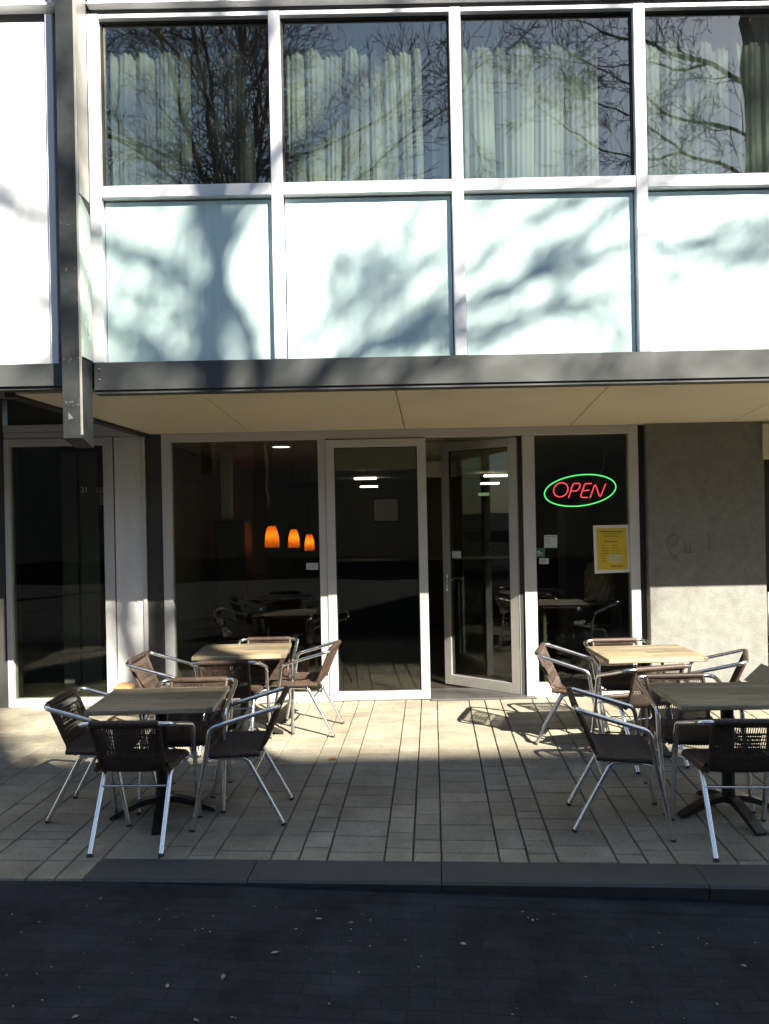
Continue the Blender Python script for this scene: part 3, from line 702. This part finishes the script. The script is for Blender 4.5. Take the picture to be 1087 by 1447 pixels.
# ------------------------------------------------------------------ inside the cafe
for (px, py, d, w, h, lb) in ((384, 758, 9.6, .19, .27, 'largest and nearest of three glowing orange pendant lamps behind the left window'), (415, 760.5, 10.8, .17, .26, 'middle of three glowing orange pendant lamps behind the left window'), (437, 766, 12.2, .165, .26, 'smallest and farthest of three glowing orange pendant lamps behind the left window')):
    c = P(px, py, d); e = empty('pendant_lamp', (c.x, c.y, c.z - h / 2)); tag(e, lb, 'lamp', 'orange pendant lamps')
    m = MB(); m.lathe([(.008, h / 2), (w * .26, h / 2), (w * .36, h * .3), (w * .46, 0), (w * .5, -h * .34), (w * .48, -h / 2)], 24, tuple(c), False); part('lamp_shade', m, M['lamp_shade'], e, True)
    m = MB(); m.lathe([(.0, .05), (.02, .045), (.034, .02), (.036, 0), (.03, -.025), (0, -.038)], 16, (c.x, c.y, c.z + h * .02)); part('bulb', m, M['lamp_orange'], e, True)
    m = MB(); m.tube([c + Vector((0, 0, h / 2)), (c.x, c.y, RZ)], .004, 5); part('cord', m, M['dark_gap'], e)
c = P(397, 629, 8.41); e = empty('ceiling_light', (c.x, c.y, RZ)); tag(e, 'round lit ceiling light behind the top of the left window', 'ceiling light')
m = MB(); m.lathe([(0, -.012), (.095, -.012), (.10, 0)], 28, (c.x, c.y, RZ - .002)); part('diffuser', m, M['lamp_white'], e)
m = MB(); m.lathe([(.101, -.02), (.12, -.02), (.12, -.001), (.101, -.001), (.101, -.02)], 28, (c.x, c.y, RZ), False); part('rim', m, M['alu_frame'], e)
for (px, py, d, w, lb) in ((516, 675.5, 13.3, .40, 'nearer of two bright strip lights seen through the closed door'), (521, 687, 16.8, .40, 'farther of two bright strip lights seen through the closed door'), (700, 671.5, 13.0, .40, 'upper strip light seen through the glass of the open door'), (692, 682.5, 15.5, .38, 'lower strip light seen through the glass of the open door')):
    c = P(px, py, d); e = empty('strip_light', (c.x, c.y, c.z)); tag(e, lb, 'strip light', 'ceiling strip lights')
    m = MB(); m.bbox(c.x - w / 2, c.x + w / 2, d - .06, d + .06, c.z - .02, c.z + .018, .01); part('tube_cover', m, M['lamp_white'], e)
    m = MB(); m.tube([(c.x, d, c.z + .016), (c.x, d, RZ)], .003, 5); part('hanger', m, M['dark_gap'], e)
c = P(683, 698, 17); m = MB(); m.bbox(c.x - .12, c.x + .12, 16.95, 17.0, c.z - .035, c.z + .035, .006); solo('lit_plate', m, M['exit_green'], 'small pale green lit plate below the strip lights in the open door', 'sign')
# duct over a tall dark cabinet, left
e = empty('tall_cabinet', (-2.0, 9.4, 0)); tag(e, 'tall dark cabinet with a pale duct rising from it, left inside the cafe', 'cabinet')
m = MB(); m.bbox(-2.12, -1.72, 9.2, 9.7, 0, 1.78, .02); m.bbox(-2.06, -1.78, 9.185, 9.199, .9, 1.55, .004); part('body', m, M['mid_dark'], e)
m = MB(); m.bbox(-2.03, -1.90, 9.32, 9.45, 1.8, RZ, .01); part('duct', m, M['cream'], e)
# counter
e = empty('counter', (.4, 12.4, 0)); tag(e, 'long dark serving counter deep inside the cafe', 'counter')
m = MB(); m.bbox(-.9, 3.4, 12.2, 12.8, 0, 1.02, .01); part('body', m, M['mid_dark'], e); m = MB(); m.bbox(-.95, 3.45, 12.12, 12.86, 1.022, 1.06, .006); part('worktop', m, M['mid_dark'], e)
def picture(px, py, w, h, d, lb):
    c = P(px, py, d); e = empty('framed_picture', (c.x, d, c.z - h / 2)); tag(e, lb, 'picture')
    m = MB(); m.ring(c.x - w / 2, c.x + w / 2, c.z - h / 2, c.z + h / 2, d - .03, d, .04, .04, .04, .04); part('frame', m, M['mid_dark'], e)
    m = MB(); m.box(c.x - w / 2 + .04, c.x + w / 2 - .04, d - .012, d - .002, c.z - h / 2 + .04, c.z + h / 2 - .04); part('print', m, M['cream'], e)
picture(545, 720, .66, .60, 18.19, 'framed board on the dim back wall, seen through the closed door')
picture(310, 745, .7, .5, 18.19, 'framed picture on the dim back wall, seen through the left window')
m = MB(); m.bbox(2.5, 2.9, 10.5, 10.9, .0, 1.9, .02); solo('drinks_fridge', m, M['grey_paint'], 'tall grey fridge in the dark behind the OPEN sign window', 'fridge')
# shelf and crumpled bag in the right window
e = empty('display_shelf', (2.1, 7.8, 0)); tag(e, 'dark display shelf behind the right shop window', 'shelf')
m = MB(); m.bbox(1.55, 2.46, 7.62, 8.0, .86, .89, .004); part('board', m, M['mid_dark'], e)
for x in (1.6, 2.38):
    m = MB(); m.box(x, x + .03, 7.66, 7.96, 0, .86); part('leg', m, M['mid_dark'], e)
rb = random.Random(8); m = MB()
bc = P(848, 838, 7.78)
def bagf(u_, v_):
    a = 2 * pi * u_; z = .891 + v_ * .40
    k = 1 - .35 * v_ ** 3 + .05 * sin(7 * a + 9 * v_) + .04 * sin(13 * a - 17 * v_)
    if v_ > .995: k *= .2
    return (bc.x + .155 * k * cos(a), 7.80 + .10 * k * sin(a), z + .012 * sin(5 * a))
m.grid(bagf, 60, 20); solo('paper_bag', m, M['bag'], 'crumpled shiny bag standing on the shelf below the yellow poster', 'bag')

# ------------------------------------------------------------------ chairs
def make_chair():
    root = empty('bistro_chair', (0, 0, 0))
    r = .0142
    for s in (-1, 1):
        arm = fillet([(s * .10, -.232, .715), (s * .262, -.232, .715), (s * .258, .165, .600), (s * .260, .19, .43)], .06, 7)
        m = MB(); m.tube(arm, r, 10, True); m.build('armrest', M['alu'], root, True)
        m = MB(); m.tube([(s * .260, .19, .43), (s * .262, .275, .012)], r, 10); lg = m.build('leg', M['alu'], root, True)
        m = MB(); m.tube([(s * .262, .275, .012), (s * .262, .2775, .0)], r + .0015, 10); m.build('foot_cap', M['rubber'], lg)
        m = MB(); m.tube(fillet([(s * .19, .12, .402), (s * .19, -.035, .402), (s * .197, -.245, .012)], .05, 5), r, 10); lg = m.build('leg', M['alu'], root, True)
        m = MB(); m.tube([(s * .197, -.245, .012), (s * .197, -.2515, .0)], r + .0015, 10); m.build('foot_cap', M['rubber'], lg)
        m = MB(); m.tube([(s * .19, .12, .402), (s * .225, .185, .40), (s * .258, .197, .40)], .008, 8); m.build('seat_bracket', M['alu'], root, True)
    m = MB(); m.tube([(-.192, -.085, .325), (.192, -.085, .325)], .007, 8); m.build('stretcher', M['alu'], root, True)
    m = MB(); m.tube([(-.101, -.232, .715), (.101, -.232, .715)], r, 10, False); m.build('top_rail', M['alu'], root, True)
    # seat: woven ribs over a rolled rim
    m = MB()
    def hw(y): return .205 + .012 * (y + .12) / .33
    def seatf(u_, v_):
        y = -.125 + .345 * v_; x = (2 * u_ - 1) * hw(y)
        edge = min(1, (1 - abs(2 * u_ - 1)) / .16); fr = min(1, (1 - v_) / .10)
        z = .437 - .016 * min(1, edge) * (1 - (2 * u_ - 1) ** 2) - .018 * (1 - fr) ** 2 - .010 * (1 - edge) ** 2
        rib = abs(sin(u_ * 26 * pi)); ph = 1 if int(u_ * 26) % 2 else -1
        z += 0.0058 * rib + .0024 * ph * sin(v_ * 26 * pi)
        if v_ < .2: z += .035 * ((.2 - v_) / .2) ** 2
        return (x, y, z)
    m.grid(seatf, 156, 52); nv = len(m.v)
    m.v += [(x * .99, y, z - .014) for x, y, z in m.v]; m.f += [tuple(i + nv for i in f[::-1]) for f in list(m.f)]
    rim = fillet([(-hw(-.12), -.12, .430), (-hw(.2), .205, .424), (hw(.2), .205, .424), (hw(-.12), -.12, .430)], .05, 6)
    rr_ = []
    for i in range(len(rim) - 1):
        n_ = max(1, int((rim[i + 1] - rim[i]).length / .012))
        rr_ += [rim[i].lerp(rim[i + 1], k / n_) for k in range(n_)]
    rr_.append(rim[-1])
    m.tube(rr_, [.0165 + .0015 * (i % 2) for i in range(len(rr_))], 9)
    m.build('seat', M['wicker'], root, True)
    # backrest: vertical strands with dense woven bands and two open bands
    m = MB()
    def bp(s, t):
        w = .176 + .012 * t
        y = -.098 - .134 * t - .018 * (1 - s * s) * (.5 + .5 * (1 - t)); z = .405 + .312 * t
        if t < .15: y += .03 * ((.15 - t) / .15) ** 2
        return Vector((s * w, y, z))
    def open_band(t): return .805 < t < .905 or .36 < t < .45
    nst = 31
    for k in range(nst):
        s = -1 + 2 * (k + .5) / nst
        ph = 1 if k % 2 else -1
        pts = []
        for j in range(29):
            t = j / 28; p = bp(s, t); wv = 0 if open_band(t) else ph * .0022 * sin(t * 46 * pi / 2); p.y += wv; pts.append(p)
        m.tube(pts, .0030, 4, False)
    for row in range(58):
        t = .015 + row * .0172
        if open_band(t): continue
        if .49 < t < .76:
            # looser lattice in the middle, dense at the sides
            if row % 4 == 0: segs = [(-1, 1)]
            elif row % 2: segs = [(-1, -.62), (-.30 + .12 * sin(row), .34), (.66, 1)]
            else: segs = [(-1, -.55), (.58, 1)]
        else: segs = [(-1, 1)]
        for a_, b_ in segs:
            n_ = max(3, int((b_ - a_) * 16)); pts = []
            for j in range(n_ + 1):
                s = a_ + (b_ - a_) * j / n_; p = bp(s, t); p.y += .0034 * (1 if (j + row) % 2 else -1); pts.append(p)
            m.tube(pts, .0029, 4, False)
    for s in (-1, 1):
        pts = [bp(s, t / 24) for t in range(25)]
        m.tube(pts, [.0125 + .0012 * (i % 2) for i in range(25)], 8)
    tp = [Vector((-.192 + .384 * k / 44, -.232, .7165)) for k in range(45)]
    m.tube(tp, [.0185 + .0014 * (i % 2) for i in range(45)], 9)
    m.build('backrest', M['wicker'], root, True)
    return root
CH = [  # x, y, heading (deg), label
    (-1.44, 4.335, -2, 'wicker chair at the front left table with its back to the street'),
    (-1.835, 4.755, -91, 'wicker chair at the left side of the front left table'),
    (-.885, 4.655, 90, 'wicker chair at the right side of the front left table'),
    (-1.30, 4.94, 180, 'wicker chair on the far side of the front left table, mostly hidden by it'),
    (-1.255, 5.985, -1, 'shaded wicker chair at the rear left table with its back to the street'),
    (-1.775, 6.015, -91, 'wicker chair at the left side of the rear left table beside the pale pillar'),
    (-.675, 6.42, 82, 'sunlit wicker chair at the right side of the rear left table by the closed door'),
    (-1.07, 6.575, 180, 'wicker chair between the rear left table and the big window'),
    (1.90, 4.13, -4, 'wicker chair at the front right table with its back to the street'),
    (1.325, 4.44, -99, 'wicker chair at the left side of the front right table, nearest the open door path'),
    (1.91, 4.77, 180, 'wicker chair on the far side of the front right table, facing the street'),
    (1.455, 6.0, -109, 'wicker chair at the left side of the rear right table under the window stickers'),
    (2.475, 5.72, 65, 'sunlit wicker chair at the right side of the rear right table before the concrete wall'),
    (1.85, 5.48, 14, 'brown sunlit wicker chair turned slightly left with its back to the front right table'),
    (1.94, 6.16, 181, 'wicker chair between the rear right table and the glass'),
]
ch0 = make_chair()
for k, (x, y, a, lb) in enumerate(CH):
    o = ch0 if k == 0 else copy_tree(ch0)
    o.location = (x, y, .003); o.rotation_euler = (0, 0, radians(a)); tag(o, lb, 'chair', 'wicker bistro chairs on the terrace')

# ------------------------------------------------------------------ tables
def make_table():
    root = empty('cafe_table')
    m = MB(); m.bbox(-.375, .375, -.275, .275, .690, .722, .004); m.build('tabletop', M['wood'], root)
    m = MB(); m.tube([(0, 0, .07), (0, 0, .675)], .037, 16); m.box(-.16, .16, -.16, .16, .676, .6895); m.build('column', M['black_iron'], root, True)
    for k in range(4):
        a = k * pi / 2 + radians(8); m = MB(); pts = []
        prof = [(.03, .115), (.09, .108), (.16, .088), (.23, .058), (.30, .022), (.315, .012)]
        for side in (-1, 1):
            for (rr, z) in prof:
                w = .030 - .02 * max(0, (rr - .27)); pts.append((rr, side * w, z))
        n = len(prof); vs = []
        for (rr, yy, z) in pts: vs.append((rr, yy, z))
        for (rr, yy, z) in pts: vs.append((rr, yy, max(0, z - .035 if rr < .28 else 0)))
        fs = []
        for i in range(n - 1):
            fs += [(i, i + 1, n + i + 1, n + i)[::-1], (2 * n + i, 2 * n + n + i, 2 * n + n + i + 1, 2 * n + i + 1)[::-1], (i, 2 * n + i, 2 * n + i + 1, i + 1)[::-1], (n + i, n + i + 1, 3 * n + i + 1, 3 * n + i)[::-1]]
        fs += [(0, n, 3 * n, 2 * n), (n - 1, 3 * n - 1, 4 * n - 1, 2 * n - 1)]
        R = Matrix.Rotation(a, 4, 'Z'); m.add([R @ Vector(v) for v in vs], fs); m.build('foot', M['black_iron'], root)
    return root
t0 = make_table()
for k, (x, y, a, lb) in enumerate(((-1.41, 4.66, 1.5, 'small wooden table at the front left, in shade'), (2.03, 4.50, -1, 'small wooden table at the front right, cut by the edge of the photo'), (-1.20, 6.27, 2, 'small wooden table at the rear left, before the big window'), (2.0, 5.83, 2, 'brightly sunlit wooden table at the rear right, before the poster window'))):
    o = t0 if k == 0 else copy_tree(t0)
    o.location = (x, y, .003); o.rotation_euler = (0, 0, radians(a)); tag(o, lb, 'table', 'wooden cafe tables on the terrace')

# small things at the edges
c = P(178, 985, 7.25); m = MB(); m.bbox(c.x - .09, c.x + .08, 7.13, 7.33, .004, .245, .03); solo('tan_crate', m, M['tan_box'], 'small tan box at the foot of the pale pillar behind the front left table', 'box')
e = empty('wooden_birdhouse', (3.62, 7.0, 0)); tag(e, 'dark house shaped box with a pitched roof at the right edge of the photo', 'house box')
c = P(1087, 965, 7.0)
m = MB(); m.bbox(c.x - .12, c.x + .12, 6.9, 7.12, .004, .18, .004); part('body', m, M['black_iron'], e)
m = MB(); vs = [(c.x - .17, y, .181) for y in (6.87, 7.15)] + [(c.x, y, .335) for y in (6.87, 7.15)] + [(c.x + .17, y, .181) for y in (6.87, 7.15)]
m.add(vs, [(0, 2, 4), (1, 5, 3), (0, 1, 3, 2), (2, 3, 5, 4), (4, 5, 1, 0)]); part('roof', m, M['black_iron'], e)
for dx in (-.09, .02):
    m = MB(); m.box(c.x + dx, c.x + dx + .05, 6.893, 6.8995, .08, .13); part('opening', m, M['white_frame'], e)
e = empty('slatted_rack', (3.8, 7.38, 0)); tag(e, 'white slatted rack standing beyond the concrete wall', 'rack')
for k in range(5):
    m = MB(); m.bbox(3.765, 4.4, 7.33, 7.36, .32 + .10 * k, .385 + .10 * k, .003); part('slat', m, M['white_frame'], e)
for x in (3.8, 4.35):
    m = MB(); m.box(x, x + .03, 7.362, 7.39, 0, .8); part('leg', m, M['mid_dark'], e)

# ------------------------------------------------------------------ bare street trees (behind the camera: their shadows and reflections show)
def bare_tree(seed, limbs, x, y, label):
    r = random.Random(seed); trunk = MB(); crown = MB(); cnt = [0]
    def seg(mb, p, q, r0, r1, n): mb.tube([p, q], [r0, r1], n, False)
    def perp(d):
        a = Vector((r.uniform(-1, 1), r.uniform(-1, 1), r.uniform(-1, 1))); a -= d * a.dot(d); return a.normalized()
    def grow(p, d, rad, L, lvl):
        if lvl > 7 or cnt[0] > 4200: return
        rad = max(rad, .0085)
        n = max(2, min(7, int(L / .28))) if lvl < 6 else 2
        st = L / n; r1 = rad * (.62 if lvl < 6 else .4)
        for k in range(n):
            d = (d + perp(d) * r.uniform(.05, .30) + Vector((0, 0, .05))).normalized()
            q = p + d * st; ra = rad + (r1 - rad) * k / n; rb_ = rad + (r1 - rad) * (k + 1) / n
            ra = max(ra, .0075); rb_ = max(rb_, .007); seg(crown, p, q, ra, rb_, 6 if ra > .05 else (4 if ra > .012 else 3)); cnt[0] += 1
            p = q
            if k >= 0 and r.random() < (.80 if lvl < 5 else .62) and lvl < 7:
                a = radians(r.uniform(32, 65)); dd = (d * cos(a) + perp(d) * sin(a)).normalized()
                grow(p, dd, rb_ * r.uniform(.50, .74), L * r.uniform(.45, .75), lvl + 1)
        for s in range(2 if lvl < 6 else 1):
            a = radians(r.uniform(14, 36)); dd = (d * cos(a) + perp(d) * sin(a)).normalized()
            grow(p, dd, r1 * r.uniform(.75, .95), L * r.uniform(.62, .82), lvl + 1)
    def limb(pts, r0, r1, every=.35, lv=3, Lk=1.0, mb=None):
        pts = [Vector(q) for q in pts]; fine = []
        for a_, b_ in zip(pts, pts[1:]):
            n_ = max(2, int((b_ - a_).length / .3)); fine += [a_.lerp(b_, k / n_) for k in range(n_)]
        fine.append(pts[-1]); N_ = len(fine)
        for k in range(1, N_ - 1): fine[k] = fine[k] + Vector((r.uniform(-.04, .04), r.uniform(-.04, .04), r.uniform(-.04, .04)))
        rs = [r0 + (r1 - r0) * k / (N_ - 1) for k in range(N_)]
        (mb or crown).tube(fine, rs, 10, False)
        for k in range(1, N_):
            if r.random() < every:
                t = (fine[k] - fine[k - 1]).normalized(); a = radians(r.uniform(35, 70)); dd = (t * cos(a) + perp(t) * sin(a)).normalized()
                grow(fine[k], dd, rs[k] * r.uniform(.25, .45), Lk * r.uniform(.6, 1.2), lv)
        t = (fine[-1] - fine[-2]).normalized(); grow(fine[-1], t, r1, Lk * 1.5, lv - 1)
    for (pts, r0, r1, every, lv, Lk) in limbs:
        cnt[0] = 0
        limb(pts, r0, r1, every, lv, Lk, trunk if pts[0][2] < 0 else None)
    e = empty('bare_tree', (x, y, -.05)); tag(e, label, 'tree', 'bare street trees')
    trunk.build('trunk', M['bark'], e, True); crown.build('crown', M['bark'], e)
    return e
LA = [([(0, 0, -.3), (-.05, 0, 4), (.05, .05, 8), (.2, 0, 12.7), (0, 0, 16.4)], .32, .15, 0.0, 3, 1.0),
      ([(0, .02, 16.3), (-.42, .05, 18.2), (-.05, .05, 19.5), (.3, .2, 22), (.4, .2, 25)], .07, .03, .40, 3, .8),
      ([(0, -.02, 16.3), (.10, -.05, 18.2), (-.16, -.05, 19.3), (.0, -.2, 22), (-.2, -.3, 25)], .078, .03, .40, 3, .8),
      ([(-.30, .05, 18.75), (-1.0, .1, 19.10), (-2.1, .2, 19.45), (-3.4, .3, 20.2), (-4.6, .4, 21.4)], .06, .025, .7, 4, .75),
      ([(-.38, .05, 18.1), (-1.0, 0, 18.65), (-1.8, 0, 18.8), (-2.8, -.1, 19.7), (-3.6, -.2, 21)], .05, .02, .7, 4, .7),
      ([(.12, 0, 17.9), (.9, 0, 18.40), (2.0, .05, 18.85), (3.2, .1, 19.08), (4.6, .1, 19.35), (6, 0, 20)], .062, .03, .8, 3, .7),
      ([(.9, 0, 18.4), (1.8, 0, 18.5), (2.7, .1, 18.7), (3.4, .1, 18.9)], .05, .02, .9, 4, .7),
      ([(1.1, 0, 18.45), (1.7, .1, 19.0), (2.6, .2, 19.5), (3.4, .3, 20.4)], .045, .02, .9, 4, .7),
      ([(2.0, .05, 18.85), (2.8, .1, 19.35), (3.8, .2, 19.65), (5, .3, 20.4)], .05, .025, .9, 3, .7),
      ([(3.0, .1, 19.05), (3.7, .1, 19.0), (4.4, 0, 19.25)], .04, .02, .9, 4, .7),
      ([(.0, .1, 19.5), (1.0, .5, 20.6), (2.4, .8, 21.6), (3.6, 1, 23)], .06, .025, .6, 3, .9),
      ([(.12, 0, 14.0), (-1.1, .2, 14.5), (-2.0, .3, 14.7), (-3.0, .4, 15.0), (-4.2, .4, 15.3)], .08, .03, .85, 4, .7),
      ([(-1.1, .2, 14.5), (-1.9, .5, 14.1), (-2.9, .6, 14.3), (-4, .6, 14.2)], .05, .02, .9, 4, .8),
      ([(.19, 0, 12.4), (-.9, -.2, 13.0), (-2.0, -.3, 13.2), (-3.2, -.3, 14.2), (-4.5, -.3, 14.9)], .05, .02, .9, 4, .8),
      ([(.14, 0, 11.2), (-.9, .3, 11.6), (-2.0, .3, 11.9), (-3.2, .3, 12.9), (-4.4, .3, 13.4)], .05, .02, .9, 4, .8),
      ([(-2.0, .3, 11.9), (-3.0, .3, 11.7), (-4.2, .2, 12.1), (-5.4, .2, 12.9)], .035, .018, .9, 4, .7)]
LB = [([(0, 0, -.3), (.05, 0, 3), (0, .05, 7), (.1, 0, 9)], .26, .14, 0.0, 4, 1.0)]
rq = random.Random(31)
for k in range(7):
    an = k * .9 + .3; c_, s_ = cos(an), sin(an); t_ = rq.uniform(.5, 1.1)
    LB.append(([(.1, 0, 8.9), (.1 + 1.0 * t_ * c_, 1.0 * t_ * s_, 11), (.1 + 1.7 * t_ * c_, 1.7 * t_ * s_, 13.5), (.1 + 2.6 * t_ * c_, 2.6 * t_ * s_, 16.5), (.1 + 3.0 * t_ * c_, 3.0 * t_ * s_, 19)], .075, .025, .8, 4, 1.0))
for k in range(22):
    h = 9.2 + .45 * k; an = k * 2.4 + rq.uniform(-.4, .4); L_ = 5.4 - .13 * k
    LB.append(([(.05 + .8 * cos(an), .8 * sin(an), h), (L_ * .5 * cos(an), L_ * .5 * sin(an), h + .6), (L_ * .8 * cos(an + .2), L_ * .8 * sin(an + .2), h + 1.3), (L_ * 1.05 * cos(an + .1), L_ * 1.05 * sin(an + .1), h + 2.3)], .042, .018, .85, 4, .95))
bare_tree(11, LA, 10.6, -10.3, 'bare street tree whose trunk is mirrored in the upper window at the right edge')
bare_tree(23, LB, -3.9, -8.6, 'bare street tree mirrored densely in the upper left window')

# buildings across the street (behind the camera): they shade the kerb side and darken the lower panes
m = MB()
def prism(pl, z0, z1):
    n_ = len(pl); m.add([(x, y, z0) for x, y in pl] + [(x, y, z1) for x, y in pl], [tuple(range(n_))[::-1], tuple(range(n_, 2 * n_))] + [(k, (k + 1) % n_, n_ + (k + 1) % n_, n_ + k) for k in range(n_)])
prism([(18.2, -24), (27, -41), (64, -41), (64, -24)], -.3, 28.55)
prism([(17.7, -24.02), (18.95, -24.02), (19.2, -26), (18.6, -26)], -.3, 30.3)
solo('tall_block', m, M['block_wall'], 'tall plain block across the street that casts the straight shadow on the paving', 'building')
m = MB(); m.box(-46, 16.9, -32, -17, -.3, 10.2); m.add([(-46, -32, 10.21), (16.9, -32, 10.21), (16.9, -17, 10.21), (-46, -17, 10.21), (-46, -24.5, 13.4), (16.9, -24.5, 13.4)], [(0, 1, 5, 4), (2, 3, 4, 5), (0, 4, 3), (1, 2, 5)])
solo('low_terrace', m, M['block_wall'], 'long low building across the street mirrored darkly in the shop windows', 'building')

m = MB(); m.box(-45, -6.55, 5.58, 20, -.1, 10.5); solo('sky_blocker', m, M['block_wall'], 'sky-blocking mass added farther left along the same side of the street, outside the photo', 'building')  # unseen masses added at both ends to cut sky light on the terrace
m = MB(); m.box(7.55, 45, 5.58, 20, -.1, 10.5); solo('sky_blocker', m, M['block_wall'], 'sky-blocking mass added farther right along the same side of the street, outside the photo', 'building')
# ------------------------------------------------------------------ light
EL, AZ = radians(37.8), radians(36.1)
to_sun = Vector((sin(AZ) * cos(EL), -cos(AZ) * cos(EL), sin(EL)))
sd = bpy.data.lights.new('sun', 'SUN'); sd.energy = 5.0; sd.angle = radians(.36); sd.color = (1, .93, .80)
so = bpy.data.objects.new('sun', sd); COL.objects.link(so); so.rotation_euler = (-to_sun).to_track_quat('-Z', 'Y').to_euler(); so.location = to_sun * 30
w = bpy.data.worlds.new('World'); sc.world = w; w.use_nodes = True
nt = w.node_tree; bg = nt.nodes['Background']; sky = nt.nodes.new('ShaderNodeTexSky'); sky.sky_type = 'NISHITA'; sky.sun_disc = False
sky.sun_elevation = EL; sky.sun_rotation = math.atan2(to_sun.x, to_sun.y); sky.air_density = 1; sky.dust_density = .3; sky.ozone_density = 1
nt.links.new(sky.outputs[0], bg.inputs[0]); bg.inputs[1].default_value = .05

# ------------------------------------------------------------------ camera
cd = bpy.data.cameras.new('camera'); cd.sensor_fit = 'VERTICAL'; cd.sensor_height = 24; cd.sensor_width = 18; cd.lens = 24 * 1060 / 1447; cd.clip_end = 1000; cd.clip_start = .05
co = bpy.data.objects.new('camera', cd); COL.objects.link(co)
ph = .02; co.matrix_world = Matrix(((cos(ph), sin(ph), 0, 0), (0, 0, -1, 0), (-sin(ph), cos(ph), 0, EYE), (0, 0, 0, 1)))
sc.camera = co
vs = sc.view_settings; sc.display_settings.display_device = 'sRGB'; vs.view_transform = 'Standard'; vs.look = 'None'; vs.gamma = 1; vs.exposure = 2.05; vs.use_curve_mapping = False
cy = sc.cycles; cy.max_bounces = 10; cy.diffuse_bounces = 4; cy.glossy_bounces = 5; cy.transmission_bounces = 6; cy.transparent_max_bounces = 24; cy.use_denoising = True
cy.sample_clamp_indirect = 6; cy.caustics_reflective = False; cy.caustics_refractive = False
